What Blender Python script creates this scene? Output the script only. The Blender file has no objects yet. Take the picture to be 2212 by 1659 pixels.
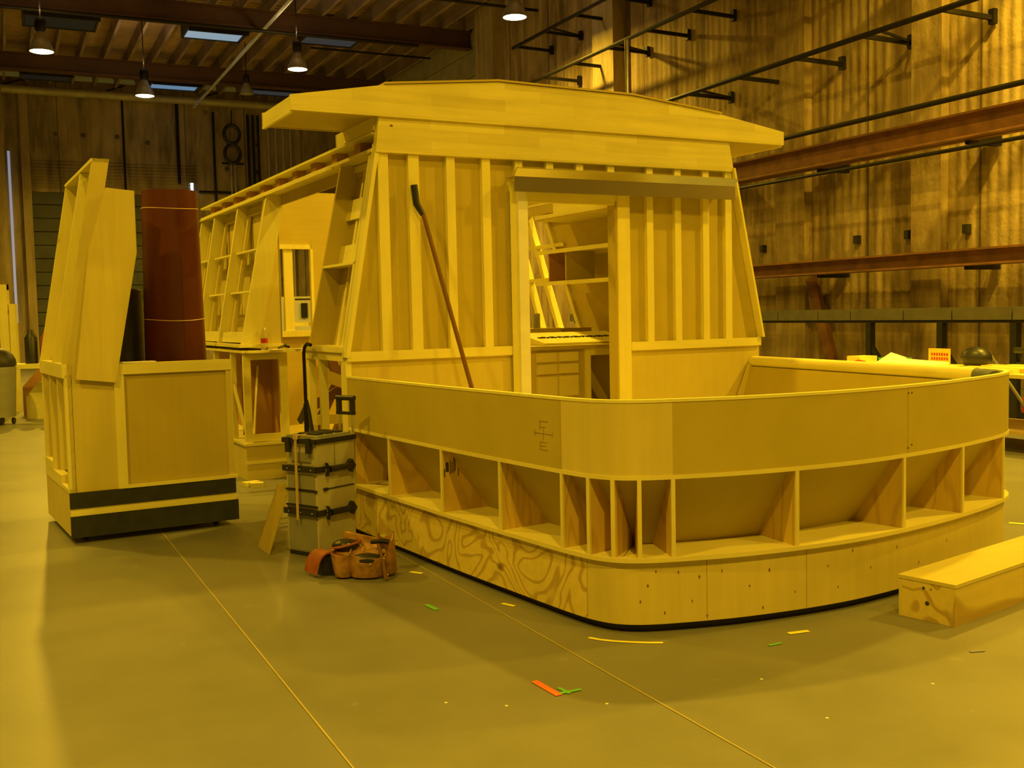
import bpy, math, random
from mathutils import Vector
random.seed(7)
scene = bpy.context.scene
COL = scene.collection
PI = math.pi

# ------------------------------------------------------------------ frames
class Fr:
    def __init__(s, o, ang):
        s.o = Vector((o[0], o[1], 0)); s.a = math.radians(ang)
        s.v = Vector((math.cos(s.a), math.sin(s.a), 0)); s.u = Vector((-math.sin(s.a), math.cos(s.a), 0))
    def w(s, x, y, z=0): return s.o + s.v * x + s.u * y + Vector((0, 0, z))
FH = Fr((-1.2, 7.75), 28)      # boat cabin: x across, y towards the bow
FP = Fr((-3.2, 7.6), 31)       # loose cabin section on the left
FR = Fr((0, 0), 25.6)          # the building
FW = Fr((0, 0), 0)
FT = Fr((-1.30, 6.98), 53.1)   # rolling tool tower

# ------------------------------------------------------------------ materials
def newmat(name):
    m = bpy.data.materials.new(name); m.use_nodes = True
    n = m.node_tree.nodes; l = m.node_tree.links
    b = n['Principled BSDF']
    return m, n, l, b
def rgb(c): return (c[0], c[1], c[2], 1)
def coords(n, l, scale=(1, 1, 1), loc=(0, 0, 0), rot=(0, 0, 0)):
    t = n.new('ShaderNodeTexCoord'); mp = n.new('ShaderNodeMapping')
    mp.inputs['Scale'].default_value = scale; mp.inputs['Location'].default_value = loc; mp.inputs['Rotation'].default_value = rot
    l.new(t.outputs['Object'], mp.inputs['Vector']); return mp.outputs['Vector']
def noise(n, l, vec, scale, detail=4, rough=.55, dist=0):
    t = n.new('ShaderNodeTexNoise'); t.inputs['Scale'].default_value = scale
    t.inputs['Detail'].default_value = detail; t.inputs['Roughness'].default_value = rough; t.inputs['Distortion'].default_value = dist
    l.new(vec, t.inputs['Vector']); return t.outputs['Fac']
def ramp(n, l, fac, stops):
    r = n.new('ShaderNodeValToRGB'); e = r.color_ramp.elements
    while len(e) < len(stops): e.new(.5)
    for i, (p, c) in enumerate(stops): e[i].position = p; e[i].color = rgb(c)
    l.new(fac, r.inputs['Fac']); return r.outputs['Color']
def mix(n, l, fac, a, b, mode='MIX'):
    m = n.new('ShaderNodeMix'); m.data_type = 'RGBA'; m.blend_type = mode
    for s, v in ((0, fac), (6, a), (7, b)):
        if isinstance(v, (int, float)): m.inputs[s].default_value = v
        elif isinstance(v, tuple): m.inputs[s].default_value = rgb(v)
        else: l.new(v, m.inputs[s])
    return m.outputs[2]
def math_(n, l, op, a, b=0):
    m = n.new('ShaderNodeMath'); m.operation = op
    for i, v in enumerate((a, b)):
        if isinstance(v, (int, float)): m.inputs[i].default_value = v
        else: l.new(v, m.inputs[i])
    return m.outputs[0]
def bump(n, l, b, h, strength=.2, dist=.01):
    k = n.new('ShaderNodeBump'); k.inputs['Strength'].default_value = strength; k.inputs['Distance'].default_value = dist
    l.new(h, k.inputs['Height']); l.new(k.outputs['Normal'], b.inputs['Normal'])
def sc(c, k): return tuple(min(1, x * k) for x in c)

def wood(name, c, axis='z', contrast=.18, rough=.55, fig=0, blocks=False, knots=0):
    m, n, l, b = newmat(name)
    s = [14, 14, 14]; s['xyz'.index(axis)] = .9
    v = coords(n, l, tuple(s))
    f = noise(n, l, v, 1.3, 5, .6, .4)
    col = ramp(n, l, f, [(.3, sc(c, 1 - contrast)), (.55, c), (.75, sc(c, 1 + contrast * .5))])
    v2 = coords(n, l, (1, 1, 1), (3, 1, 2))
    f2 = noise(n, l, v2, 1.6, 3)
    col = mix(n, l, .55, col, ramp(n, l, f2, [(.3, sc(c, .86)), (.7, sc(c, 1.08))]))
    if fig:
        s = [2.2, 2.2, 2.2]; s['xyz'.index(axis)] = .55
        v3 = coords(n, l, tuple(s), (5.3, 2.1, .7))
        f3 = noise(n, l, v3, 1.0, 2, .45, .5)
        w = math_(n, l, 'SINE', math_(n, l, 'MULTIPLY', f3, 78))
        g = ramp(n, l, w, [(.35, (1, 1, 1)), (.95, tuple(1 - fig * k for k in (.75, .95, 1.1)))])
        col = mix(n, l, 1.0, col, g, 'MULTIPLY')
    if knots:
        vo = n.new('ShaderNodeTexVoronoi'); vo.inputs['Scale'].default_value = knots
        l.new(coords(n, l, (1, 1, 1.5), (.31, .77, .13)), vo.inputs['Vector'])
        k = ramp(n, l, vo.outputs['Distance'], [(.035, (.3, .2, .12)), (.08, (1, 1, 1))])
        col = mix(n, l, .9, col, k, 'MULTIPLY')
    if blocks:
        t = n.new('ShaderNodeTexCoord'); sp = n.new('ShaderNodeSeparateXYZ'); cb = n.new('ShaderNodeCombineXYZ')
        l.new(t.outputs['Object'], sp.inputs[0]); l.new(sp.outputs[0], cb.inputs[0]); l.new(sp.outputs[2], cb.inputs[1])
        br = n.new('ShaderNodeTexBrick'); l.new(cb.outputs[0], br.inputs['Vector'])
        br.inputs['Scale'].default_value = 1; br.inputs['Brick Width'].default_value = .62; br.inputs['Row Height'].default_value = .085
        br.inputs['Mortar Size'].default_value = .0006
        br.inputs['Color1'].default_value = (.84, .81, .76, 1); br.inputs['Color2'].default_value = (1, 1, 1, 1); br.inputs['Mortar'].default_value = (.8, .72, .6, 1)
        col = mix(n, l, 1.0, col, br.outputs['Color'], 'MULTIPLY')
    l.new(col, b.inputs['Base Color']); b.inputs['Roughness'].default_value = rough
    b.inputs['Specular IOR Level'].default_value = .35
    bump(n, l, b, f, .12, .004)
    return m
def plain(name, c, rough=.5, metal=0, var=.15, scale=6, bmp=.1, spec=.5):
    m, n, l, b = newmat(name)
    f = noise(n, l, coords(n, l), scale, 5)
    l.new(ramp(n, l, f, [(.3, sc(c, 1 - var)), (.7, sc(c, 1 + var))]), b.inputs['Base Color'])
    b.inputs['Roughness'].default_value = rough; b.inputs['Metallic'].default_value = metal
    b.inputs['Specular IOR Level'].default_value = spec
    if bmp: bump(n, l, b, f, bmp, .005)
    return m
def emit(name, c, s):
    m, n, l, b = newmat(name)
    b.inputs['Base Color'].default_value = rgb(c); b.inputs['Emission Color'].default_value = rgb(c); b.inputs['Emission Strength'].default_value = s
    return m

PINE = (.82, .76, .23); LUAN = (.53, .43, .08); PLY = (.70, .61, .16)
M = dict(
    pine_x=wood('pine_across', PINE, 'x'), pine_y=wood('pine_along', PINE, 'y'), pine_z=wood('pine_upright', PINE, 'z', .14, knots=1.1),
    glued=wood('glued_pine_board', PINE, 'x', .26, blocks=True),
    luan=wood('luan_upright', LUAN, 'z', .10, .5), luan_x=wood('luan_across', LUAN, 'x', .12, .5),
    luan_pale=wood('luan_pale', (.64, .55, .14), 'z', .10, .5),
    mdf=plain('mdf_board', (.50, .41, .06), .55, 0, .06, 3, .03),
    bend=wood('bending_ply', (.68, .58, .16), 'z', .14, .5, knots=2.2),
    knotty=wood('knotty_ply', (.78, .64, .16), 'x', .2, .5, fig=.42, knots=1.6),
    ribply=wood('rib_ply', (.70, .51, .10), 'z', .14, .55, fig=.22),
    ply=wood('plain_ply', PLY, 'z', .16, .5), ply_x=wood('plain_ply_across', PLY, 'x', .16, .5), edge=wood('ply_edge', (.78, .70, .22), 'x', .1),
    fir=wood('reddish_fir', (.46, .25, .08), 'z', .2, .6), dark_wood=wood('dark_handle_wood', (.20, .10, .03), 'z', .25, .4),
    steel=None, black=plain('black_plastic', (.02, .02, .018), .4), blackpaint=plain('black_paint', (.022, .024, .018), .75, 0, .3, 12, .3),
    darkmetal=plain('dark_metal', (.022, .02, .018), .5, .6), greymetal=plain('grey_metal', (.45, .45, .42), .45, .6),
    alu=plain('aluminium_tube', (.75, .75, .7), .3, 1), cream=plain('cream_plastic', (.52, .50, .36), .45, 0, .08), greyplas=plain('grey_plastic', (.27, .27, .22), .5, 0, .1),
    red=plain('red_tube', (.085, .012, .008), .38, 0, .15, 3, .05), wire=plain('twine', (.8, .6, .35), .5),
    leather=plain('tan_leather', (.36, .19, .055), .5, 0, .5, 16, .8), redleather=plain('red_brown_leather', (.27, .07, .025), .6, 0, .3, 10, .3),
    chrome=plain('chrome', (.85, .85, .85), .12, 1, .02), paper=plain('paper', (.9, .86, .8), .7, 0, .05),
    white=plain('white_paint', (.8, .8, .72), .5, 0, .06), rust=plain('rust_red_steel', (.24, .11, .05), .55, .1, .3, 4, .2),
    duct=plain('pale_duct', (.45, .42, .32), .5, .2, .2, 2), drum=plain('black_drum', (.035, .032, .025), .5, 0, .2),
    bluegrey=plain('blue_grey', (.12, .14, .16), .5), orange=plain('orange_tape', (1, .16, .04), .5, 0, .04), ytape=plain('yellow_tape', (.95, .85, .1), .5, 0, .04),
    gtape=plain('green_tape', (.16, .50, .10), .5, 0, .04), btape=plain('violet_tape', (.22, .2, .5), .5, 0, .04), redp=plain('red_plastic', (.5, .04, .02), .4),
    greenp=plain('green_plastic', (.06, .4, .08), .4), rubber=plain('rubber', (.015, .015, .015), .7), pencil=plain('pencil', (.40, .30, .05), .8),
    ink=plain('stamp_ink', (.05, .04, .02), .8), sheenpipe=plain('painted_sheen_pipe', (.7, .75, .95), .35, .2), traygrey=plain('tray_grey', (.15, .14, .12), .5, .2), drawer=wood('pale_drawer_front', (.80, .72, .30), 'x', .1), tan=plain('tan_card', (.55, .40, .18), .7), gap=plain('joint_filler', (.46, .38, .13), .6), yellowcard=plain('yellow_card', (.9, .6, .1), .6),  # the roof pipe colour carries its bluish highlight
)
# brushed galvanised steel
m, n, l, b = newmat('galvanised_steel')
f = noise(n, l, coords(n, l), 2, 2)
l.new(ramp(n, l, f, [(.3, (.50, .50, .48)), (.7, (.56, .56, .53))]), b.inputs['Base Color']); b.inputs['Metallic'].default_value = 1; b.inputs['Roughness'].default_value = .24
M['steel'] = m
# concrete floor
m, n, l, b = newmat('sealed_concrete')
v = coords(n, l); f1 = noise(n, l, v, .45, 6, .6, 0); f2 = noise(n, l, v, 2.1, 7, .62, 0); f3 = noise(n, l, v, 45, 3)
c = ramp(n, l, f1, [(.3, (.155, .155, .120)), (.5, (.20, .198, .16)), (.72, (.255, .245, .195))])
c = mix(n, l, .4, c, ramp(n, l, f2, [(.3, (.16, .16, .13)), (.7, (.235, .23, .185))]))
sp = ramp(n, l, noise(n, l, v, 9, 2, .4), [(.73, (0, 0, 0)), (.76, (1, 1, 1))])
c = mix(n, l, math_(n, l, 'MULTIPLY', sp, .12), c, (.5, .48, .4))
l.new(c, b.inputs['Base Color']); l.new(ramp(n, l, f2, [(.25, (.34,) * 3), (.75, (.42,) * 3)]), b.inputs['Roughness'])
bump(n, l, b, f3, .03, .002); b.inputs['Specular IOR Level'].default_value = .5
M['floor'] = m
# quilted wall covering
def quilt(name, c1, c2, c3, seam, dots=None):
    m, n, l, b = newmat(name)
    v = coords(n, l); f1 = noise(n, l, v, .35, 7, .65, .5); vz = coords(n, l, (2.5, 2.5, .35)); f2 = noise(n, l, vz, 1.2, 6, .65, .4)
    c = ramp(n, l, f1, [(.36, c1), (.5, c2), (.64, c3)])
    c = mix(n, l, .55, c, ramp(n, l, f2, [(.36, sc(c1, .6)), (.5, c2), (.63, c3)]))
    t = n.new('ShaderNodeTexCoord'); sp_ = n.new('ShaderNodeSeparateXYZ'); l.new(t.outputs['Object'], sp_.inputs[0])
    co = sp_.outputs[1] if seam == 'y' else sp_.outputs[0]
    w = math_(n, l, 'PINGPONG', co, 1.15)
    c = mix(n, l, ramp(n, l, w, [(.012, (.75,) * 3), (.03, (0, 0, 0))]), c, sc(c1, .35))
    if dots:
        vo = n.new('ShaderNodeTexVoronoi'); vo.inputs['Scale'].default_value = dots; vo.inputs['Randomness'].default_value = .35; l.new(v, vo.inputs['Vector'])
        c = mix(n, l, ramp(n, l, vo.outputs['Distance'], [(.06, (.85,) * 3), (.12, (0, 0, 0))]), c, sc(c1, .3))
    l.new(c, b.inputs['Base Color']); b.inputs['Roughness'].default_value = .8; b.inputs['Specular IOR Level'].default_value = .25
    bump(n, l, b, noise(n, l, v, 5, 5), .5, .04)
    return m
M['quilt'] = quilt('quilted_wall_cover', (.17, .115, .055), (.36, .265, .13), (.58, .46, .28), 'y', 1.1)
M['quilt_back'] = quilt('quilted_wall_cover_back', (.22, .175, .10), (.38, .30, .18), (.50, .41, .27), 'x', .95)
M['pilaster'] = quilt('pilaster_cover', (.26, .20, .11), (.38, .30, .18), (.50, .41, .27), 'x')
M['doorgrey'] = plain('roller_door_grey', (.075, .08, .07), .6, 0, .3, 1.2)
M['deck'] = plain('roof_deck', (.44, .30, .20), .6, 0, .3, .6)
M['joist'] = plain('roof_joist', (.30, .23, .24), .5, .1, .3, .8)
M['truss'] = plain('roof_girder', (.10, .05, .035), .55, .1, .3, .8)
M['lamp_on'] = emit('lit_lamp', (1, .93, .62), 9.0)
M['sky_bright'] = emit('bright_skylight', (.20, .30, .42), .95)
M['sky_mid'] = emit('blue_skylight', (.11, .22, .36), .9)
M['sky_dim'] = emit('dim_skylight', (.028, .034, .04), .8)
M['sky_dark'] = emit('dark_skylight', (.006, .007, .005), .8)
M['daylight'] = emit('daylight_gap', (.32, .34, .46), .6)
M['daylight_hot'] = emit('daylight_spot', (.7, .85, 1.0), 2.5)
M['glass'] = plain('dark_glass', (.02, .035, .015), .15)
m, n, l, b = newmat('clear_plastic'); b.inputs['Base Color'].default_value = (.9, .9, .8, 1); b.inputs['Transmission Weight'].default_value = .9; b.inputs['Roughness'].default_value = .12; b.inputs['IOR'].default_value = 1.3
M['clear'] = m

# ------------------------------------------------------------------ mesh builder
class MB:
    def __init__(s): s.v = []; s.f = []; s.smooth = set()
    def add(s, vs, fs, sm=False):
        k = len(s.v); s.v += [tuple(p) for p in vs]
        for f in fs:
            if sm: s.smooth.add(len(s.f))
            s.f.append(tuple(i + k for i in f))
        return s
    def box(s, x0, x1, y0, y1, z0, z1):
        return s.hexa([(x0, y0, z0), (x1, y0, z0), (x1, y1, z0), (x0, y1, z0), (x0, y0, z1), (x1, y0, z1), (x1, y1, z1), (x0, y1, z1)])
    def hexa(s, p):
        return s.add(p, [(3, 2, 1, 0), (4, 5, 6, 7), (0, 1, 5, 4), (1, 2, 6, 5), (2, 3, 7, 6), (3, 0, 4, 7)])
    def prism(s, poly, off):
        n_ = len(poly); o = Vector(off)
        vs = [Vector(p) for p in poly] + [Vector(p) + o for p in poly]
        return s.add(vs, [tuple(range(n_))[::-1], tuple(range(n_, 2 * n_))] + [(i, (i + 1) % n_, (i + 1) % n_ + n_, i + n_) for i in range(n_)])
    def beam(s, p, q, w, h, up=(0, 0, 1)):
        p = Vector(p); q = Vector(q); d = (q - p).normalized(); up = Vector(up)
        a = d.cross(up)
        if a.length < 1e-4: a = d.cross(Vector((1, 0, 0)))
        a.normalize(); c = a.cross(d).normalized()
        a *= w / 2; c *= h / 2
        return s.hexa([p - a - c, p + a - c, q + a - c, q - a - c, p - a + c, p + a + c, q + a + c, q - a + c])
    def tube(s, path, r, n=12, cap=True):
        P = [Vector(p) for p in path]; R = r if isinstance(r, (list, tuple)) else [r] * len(P)
        vs = []; fs = []
        ref = Vector((0, 0, 1))
        if abs((P[1] - P[0]).normalized().z) > .9: ref = Vector((1, 0, 0))
        for i, p in enumerate(P):
            d = ((P[min(i + 1, len(P) - 1)] - P[max(i - 1, 0)])).normalized()
            a = d.cross(ref)
            if a.length < 1e-3: a = d.cross(Vector((0, 1, 0)))
            a.normalize(); c = a.cross(d); ref = c
            for k in range(n):
                t = 2 * PI * k / n; vs.append(p + (a * math.cos(t) + c * math.sin(t)) * R[i])
            if i: fs += [((i - 1) * n + k, (i - 1) * n + (k + 1) % n, i * n + (k + 1) % n, i * n + k) for k in range(n)]
        s.add(vs, fs, True)
        if cap:
            k0 = len(s.v) - len(vs)
            s.f.append(tuple(range(k0, k0 + n))[::-1]); s.f.append(tuple(range(k0 + (len(P) - 1) * n, k0 + len(P) * n)))
        return s
    def lathe(s, prof, c=(0, 0, 0), n=28):
        c = Vector(c); vs = []; fs = []
        for i, (r, z) in enumerate(prof):
            for k in range(n):
                t = 2 * PI * k / n; vs.append(c + Vector((r * math.cos(t), r * math.sin(t), z)))
            if i: fs += [((i - 1) * n + k, (i - 1) * n + (k + 1) % n, i * n + (k + 1) % n, i * n + k) for k in range(n)]
        return s.add(vs, fs, True)
    def sweep(s, pts, nor, sec, closed=True, sm=True):
        m_ = len(sec); vs = []; fs = []
        for i, (p, q) in enumerate(zip(pts, nor)):
            for d, z in sec: vs.append((p[0] + q[0] * d, p[1] + q[1] * d, z))
            if i:
                for k in range(m_ if closed else m_ - 1):
                    fs.append(((i - 1) * m_ + k, i * m_ + k, i * m_ + (k + 1) % m_, (i - 1) * m_ + (k + 1) % m_))
        s.add(vs, fs, sm)
        if closed:
            k0 = len(s.v) - len(vs)
            s.f.append(tuple(range(k0, k0 + m_))); s.f.append(tuple(range(len(s.v) - m_, len(s.v)))[::-1])
        return s
    def ellipsoid(s, c, r, n=16, m_=10, z0=-1.0):
        prof = []
        vs = []; fs = []
        for i in range(m_ + 1):
            t = -PI / 2 + PI * i / m_; zz = max(math.sin(t), z0)
            for k in range(n):
                a = 2 * PI * k / n; vs.append((c[0] + r[0] * math.cos(t) * math.cos(a), c[1] + r[1] * math.cos(t) * math.sin(a), c[2] + r[2] * zz))
            if i: fs += [((i - 1) * n + k, (i - 1) * n + (k + 1) % n, i * n + (k + 1) % n, i * n + k) for k in range(n)]
        return s.add(vs, fs, True)
    def mesh(s, name, mat, off=(0, 0, 0)):
        me = bpy.data.meshes.new(name)
        me.from_pydata([(p[0] - off[0], p[1] - off[1], p[2] - off[2]) for p in s.v], [], s.f)
        me.materials.append(mat)
        for i, p in enumerate(me.polygons): p.use_smooth = i in s.smooth
        me.update()
        import bmesh
        bm = bmesh.new(); bm.from_mesh(me); bmesh.ops.recalc_face_normals(bm, faces=bm.faces); bm.to_mesh(me); bm.free()
        if s.smooth:
            try: me.set_sharp_from_angle(angle=math.radians(38))
            except Exception: pass
        return me

OFF = {}
def props(o, label, cat, group=None):
    o['label'] = label; o['category'] = cat
    if group: o['group'] = group
def thing(name, label, cat, fr, loc, group=None, off=True, rz=0):
    """Empty at the thing's base; parts given in frame coordinates (off) or relative to the base."""
    o = bpy.data.objects.new(name, None); COL.objects.link(o); o.empty_display_size = .2
    o.location = fr.w(*loc); o.rotation_euler = (0, 0, fr.a + rz)
    OFF[o.name] = tuple(loc) if off else (0, 0, 0)
    props(o, label, cat, group); return o
def part(name, mb, mat, parent, label=None):
    base = parent
    while base.parent: base = base.parent
    o = bpy.data.objects.new(name, mb.mesh(name, M[mat], OFF[base.name])); COL.objects.link(o); o.parent = parent
    if label: o['label'] = label
    return o
def single(name, mb, mat, fr, loc, label, cat, group=None, off=True, rz=0):
    o = bpy.data.objects.new(name, mb.mesh(name, M[mat], loc if off else (0, 0, 0))); COL.objects.link(o)
    o.location = fr.w(*loc); o.rotation_euler = (0, 0, fr.a + rz); props(o, label, cat, group); return o
def struct(name, mb, mat, fr=FR):
    o = bpy.data.objects.new(name, mb.mesh(name, M[mat])); COL.objects.link(o); o.location = fr.o; o.rotation_euler = (0, 0, fr.a); o['kind'] = 'structure'; return o
def dup(root, loc, label=None, rz=None):
    r = root.copy(); COL.objects.link(r); r.location = loc
    if rz is not None: r.rotation_euler = (0, 0, rz)
    if label: r['label'] = label
    for ch in list(root.children):
        c_ = ch.copy(); COL.objects.link(c_); c_.parent = r
        for g in list(ch.children):
            d = g.copy(); COL.objects.link(d); d.parent = c_
    return r
def B(*a): return MB().box(*a)

# ================================================================== THE BUILDING
# floor
struct('floor', MB().box(-12, 13.6, -8, 44, -.1, 0), 'floor')
def strip(a, b_, w, z=.002, t=.002):
    a = Vector((a[0], a[1], z)); b_ = Vector((b_[0], b_[1], z)); return MB().beam(a, b_, w, t)
struct('trim_1', strip((-3.9, 10.5), (-.35, 3.18), .006), 'gap', FW)
struct('trim_2', strip((-1.0, 7.5), (1.13, 3.1), .006), 'gap', FW)
# right wall: ribbed quilted cover
def ribbed(x, y0, y1, z0, z1, pitch=.19, amp=.022):
    pts = []; y = y0; i = 0
    while y <= y1 + 1e-6:
        ph = (y / pitch) % 1.0
        pts.append((x - amp * abs(math.sin(PI * ph)), y)); y += pitch / 6
    mb = MB(); vs = []; fs = []
    zs = [z0 + (z1 - z0) * k / 8 for k in range(9)]
    for z in zs:
        for p in pts: vs.append((p[0], p[1], z))
    n_ = len(pts)
    for r in range(8):
        for k in range(n_ - 1): fs.append((r * n_ + k, r * n_ + k + 1, (r + 1) * n_ + k + 1, (r + 1) * n_ + k))
    mb.add(vs, fs, True)
    mb.box(x + .002, x + .3, y0, y1, z0, z1)
    return mb
struct('wall_right', ribbed(13.4, -8, 29.2, 0, 10.6), 'quilt')
struct('wall_right_far', ribbed(13.9, 29.2, 43.6, 0, 8.2), 'quilt')
mb = MB()
for k, (a, b2) in enumerate(((8.2, 9.0), (9.03, 9.75), (9.78, 10.6))): mb.box(13.75 - .04 * k, 14.2, 29.2, 43.6, a, b2)
struct('trim_3', mb, 'duct')
# pilasters on the right wall
for i, (y, w) in enumerate(((28.6, 1.2), (21.9, .95), (15.6, .8), (12.4, .6))):
    struct('trim_%d' % (4 + i), MB().box(13.02 if i < 2 else 13.22, 13.42, y - w / 2, y + w / 2, 0, 10.5), 'pilaster' if i < 2 else 'quilt')
struct('baseboard_right', MB().box(13.2, 13.38, -8, 29, 0, .35), 'duct')
# back wall, roller door, pilasters
mb = MB(); mb.box(-12, 14.2, 43.5, 43.8, 6.45, 10.6); mb.box(-12, 1.25, 43.5, 43.8, 0, 6.45); mb.box(7.2, 14.2, 43.5, 43.8, 0, 6.45)
for k in range(9): mb.tube([(1.2, 43.46, 6.6 + .12 * k), (7.3, 43.46, 6.6 + .12 * k)], .02, 6)
struct('wall_back', mb, 'quilt_back')
mb = MB()
for k in range(13): mb.box(1.2, 7.25, 43.55 + (.02 if k % 2 else 0), 43.7, k * .5, k * .5 + .47)
mb.box(1.2, 7.25, 43.66, 43.72, 0, 6.5)
struct('door_1', mb, 'doorgrey')
struct('trim_8', MB().box(1.0, 1.3, 43.2, 43.5, 0, 10).box(-.4, .45, 42.6, 43.5, 0, 10), 'pilaster')
struct('window_1', MB().box(.55, .64, 43.46, 43.49, 1.6, 7.9), 'daylight')
struct('window_2', MB().box(6.9, 7.2, 43.44, 43.48, 6.45, 6.6).box(7.02, 7.12, 43.44, 43.48, 6.6, 6.95), 'daylight_hot')
struct('wall_left', MB().box(-12.3, -12, -8, 44, 0, 10.6), 'quilt_back')
struct('wall_behind', MB().box(-12, 14, -8.3, -8, 0, 10.6), 'quilt_back')
# roof deck, corrugated
pts = []
mb = MB(); vs = []; fs = []
y = 14.0; prof = []
while y < 43.6:
    prof += [(y, 10.78), (y + .11, 10.78), (y + .14, 10.86), (y + .25, 10.86)]; y += .28
for (yy, zz) in prof: vs += [(-12, yy, zz), (14.2, yy, zz)]
fs = [(2 * i, 2 * i + 1, 2 * i + 3, 2 * i + 2) for i in range(len(prof) - 1)]
mb.add(vs, fs); mb.box(-12, 14.2, -8, 14, 10.8, 10.9); mb.box(-12, 14.2, 14, 43.6, 10.87, 10.95)
struct('ceiling', mb, 'deck')
def ibeam(p, q, w, h, t=.03):
    p = Vector(p); q = Vector(q); z = Vector((0, 0, 1)); m_ = MB()
    m_.beam(p + z * (h - t) / 2, q + z * (h - t) / 2, w, t); m_.beam(p - z * (h - t) / 2, q - z * (h - t) / 2, w, t); m_.beam(p, q, t, h - 2 * t); return m_
j = None; idx = 0
joist_me = ibeam((0, 15.2, 0), (0, 43.4, 0), .09, .42, .035).mesh('joist', M['joist'], (0, 15.2, 0))
x = -11.6
while x < 13.8:
    o = bpy.data.objects.new('roof_joist', joist_me); COL.objects.link(o); o.location = FR.w(x, 15.2, 10.56); o.rotation_euler = (0, 0, FR.a); o['kind'] = 'structure'
    x += .76
for y in (38.6, 31.0, 23.4, 15.8):
    o = struct('roof_girder', ibeam((-12, y, 10.08), (13.9, y, 10.08), .3, .56, .05), 'truss')
# thin service pipes under the roof
def pipe_thing(name, pts, r, mat, fr, label, cat, group=None):
    return single(name, MB().tube(pts, r, 8), mat, fr, tuple(pts[0]), label, cat, group)
pipe_thing('conduit_pipe', [(-9, 25.5, 9.55), (13.2, 25.5, 9.55)], .04, 'darkmetal', FR, 'long thin dark pipe crossing under the roof in front of the nearest girder', 'pipe')
pipe_thing('conduit_pipe', [(-9, 29.9, 9.5), (11.5, 29.9, 9.5)], .05, 'darkmetal', FR, 'dark pipe running left to right just before the brown girder', 'pipe')
pipe_thing('conduit_pipe', [(9.4, 34.0, 10.2), (13.5, 34.0, 10.2)], .035, 'darkmetal', FR, 'short dark rod under the joists at the right of the dark roof hatch', 'pipe')
pipe_thing('sheen_pipe', [(7.1, 24, 9.7), (7.1, 42.4, 9.7)], .05, 'sheenpipe', FR, 'pipe with a painted bluish highlight running away under the roof joists beside the lit hatches', 'pipe')  # bluish highlight is put into the base colour of this pipe
t = thing('ceiling_duct', 'pale horizontal duct along the top of the far back wall', 'duct', FR, (-11, 43.2, 9.9))
part('duct_body', MB().tube([(-11, 43.0, 10.05), (11.2, 43.0, 10.05)], .16, 14), 'duct', t)
for xx in (-3, .5, 4, 7.5, 10.6): part('hanger', MB().beam((xx, 43.0, 10.2), (xx + .7, 43.3, 10.5), .05, .05), 'darkmetal', t)
# roof hatches
def hatch(x, y, glow, label, w=1.75, d=1.5):
    t = thing('roof_hatch', label, 'skylight', FR, (x, y, 10.1), 'roof hatches', off=False)
    mb = MB(); mb.box(-w / 2, w / 2, -d / 2, -d / 2 + .08, -.02, .62); mb.box(-w / 2, w / 2, d / 2 - .08, d / 2, .1, .62)
    mb.box(-w / 2, -w / 2 + .06, -d / 2, d / 2, .1, .62); mb.box(w / 2 - .06, w / 2, -d / 2, d / 2, .1, .62)
    part('hatch_frame', mb, 'black', t)
    part('hatch_pane', MB().hexa([(-w / 2 + .07, -d / 2 + .3, .12), (w / 2 - .07, -d / 2 + .3, .12), (w / 2 - .07, d / 2 - .1, .12), (-w / 2 + .07, d / 2 - .1, .12), (-w / 2 + .07, -d / 2 + .3, .16), (w / 2 - .07, -d / 2 + .3, .16), (w / 2 - .07, d / 2 - .1, .16), (-w / 2 + .07, d / 2 - .1, .16)]), glow, t)
    part('hatch_flap', MB().box(-w / 2 + .07, w / 2 - .07, -d / 2 + .08, -d / 2 + .3, .05, .12), 'black', t)
hatch(6.3, 33.5, 'sky_bright', 'brightest pale blue roof hatch, upper middle left')
hatch(6.25, 41.3, 'sky_mid', 'lit blue roof hatch beside the farthest lit lamp')
hatch(9.75, 32.9, 'sky_dim', 'dim grey roof hatch right above the lamp over the cabin corner')
hatch(9.8, 41.1, 'sky_dim', 'dim roof hatch right of the unlit lamp', 1.9)
hatch(2.0, 33.6, 'sky_dark', 'nearly black roof hatch above the leftmost lamp', 2.0, 1.8)
hatch(1.9, 41.2, 'sky_dark', 'nearly black roof hatch low at far left below the leftmost lamp', 1.7)
# high bay lamps
def lamp_parts(t, lit, s=1.0):
    prof = [(.05, .62), (.10, .60), (.12, .50), (.10, .44), (.13, .36), (.20, .24), (.26, .10), (.285, .0), (.27, .0), (.245, .10), (.19, .23), (.1, .33)]
    part('reflector', MB().lathe([(r * s, z * s) for r, z in prof[3:]]), 'greymetal', t)
    part('ballast_housing', MB().lathe([(.001, .8 * s), (.10 * s, .79 * s), (.13 * s, .7 * s), (.13 * s, .52 * s), (.07 * s, .44 * s), (.05 * s, .34 * s)]), 'darkmetal', t)
    part('lamp_lens', MB().lathe([(.001, -.03 * s), (.18 * s, -.02 * s), (.262 * s, .02 * s), (.26 * s, .05 * s), (.001, .06 * s)]), 'lamp_on' if lit else 'greymetal', t)
    part('hanging_rod', MB().tube([(0, 0, .78 * s), (0, 0, 2.2)], .015, 6), 'darkmetal', t)
LAMPS = [((.24, 25.0, 8.38), 'lit dome lamp nearest the right wall, above the cabin roof', 1, 1.0),
         ((-5.56, 29.0, 8.22), 'lit dome lamp hanging over the left corner of the cabin roof', 1, .95),
         ((-11.1, 26.0, 8.08), 'lit dome lamp at the far left of the roof', 1, 1.0),
         ((-10.81, 32.4, 8.31), 'lit dome lamp just before the pale duct, lowest of the lit lamps', 1, 1.0),
         ((-8.62, 36.0, 9.05), 'small unlit dome lamp between the two rightmost distant hatches', 0, .8)]
first = None
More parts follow.
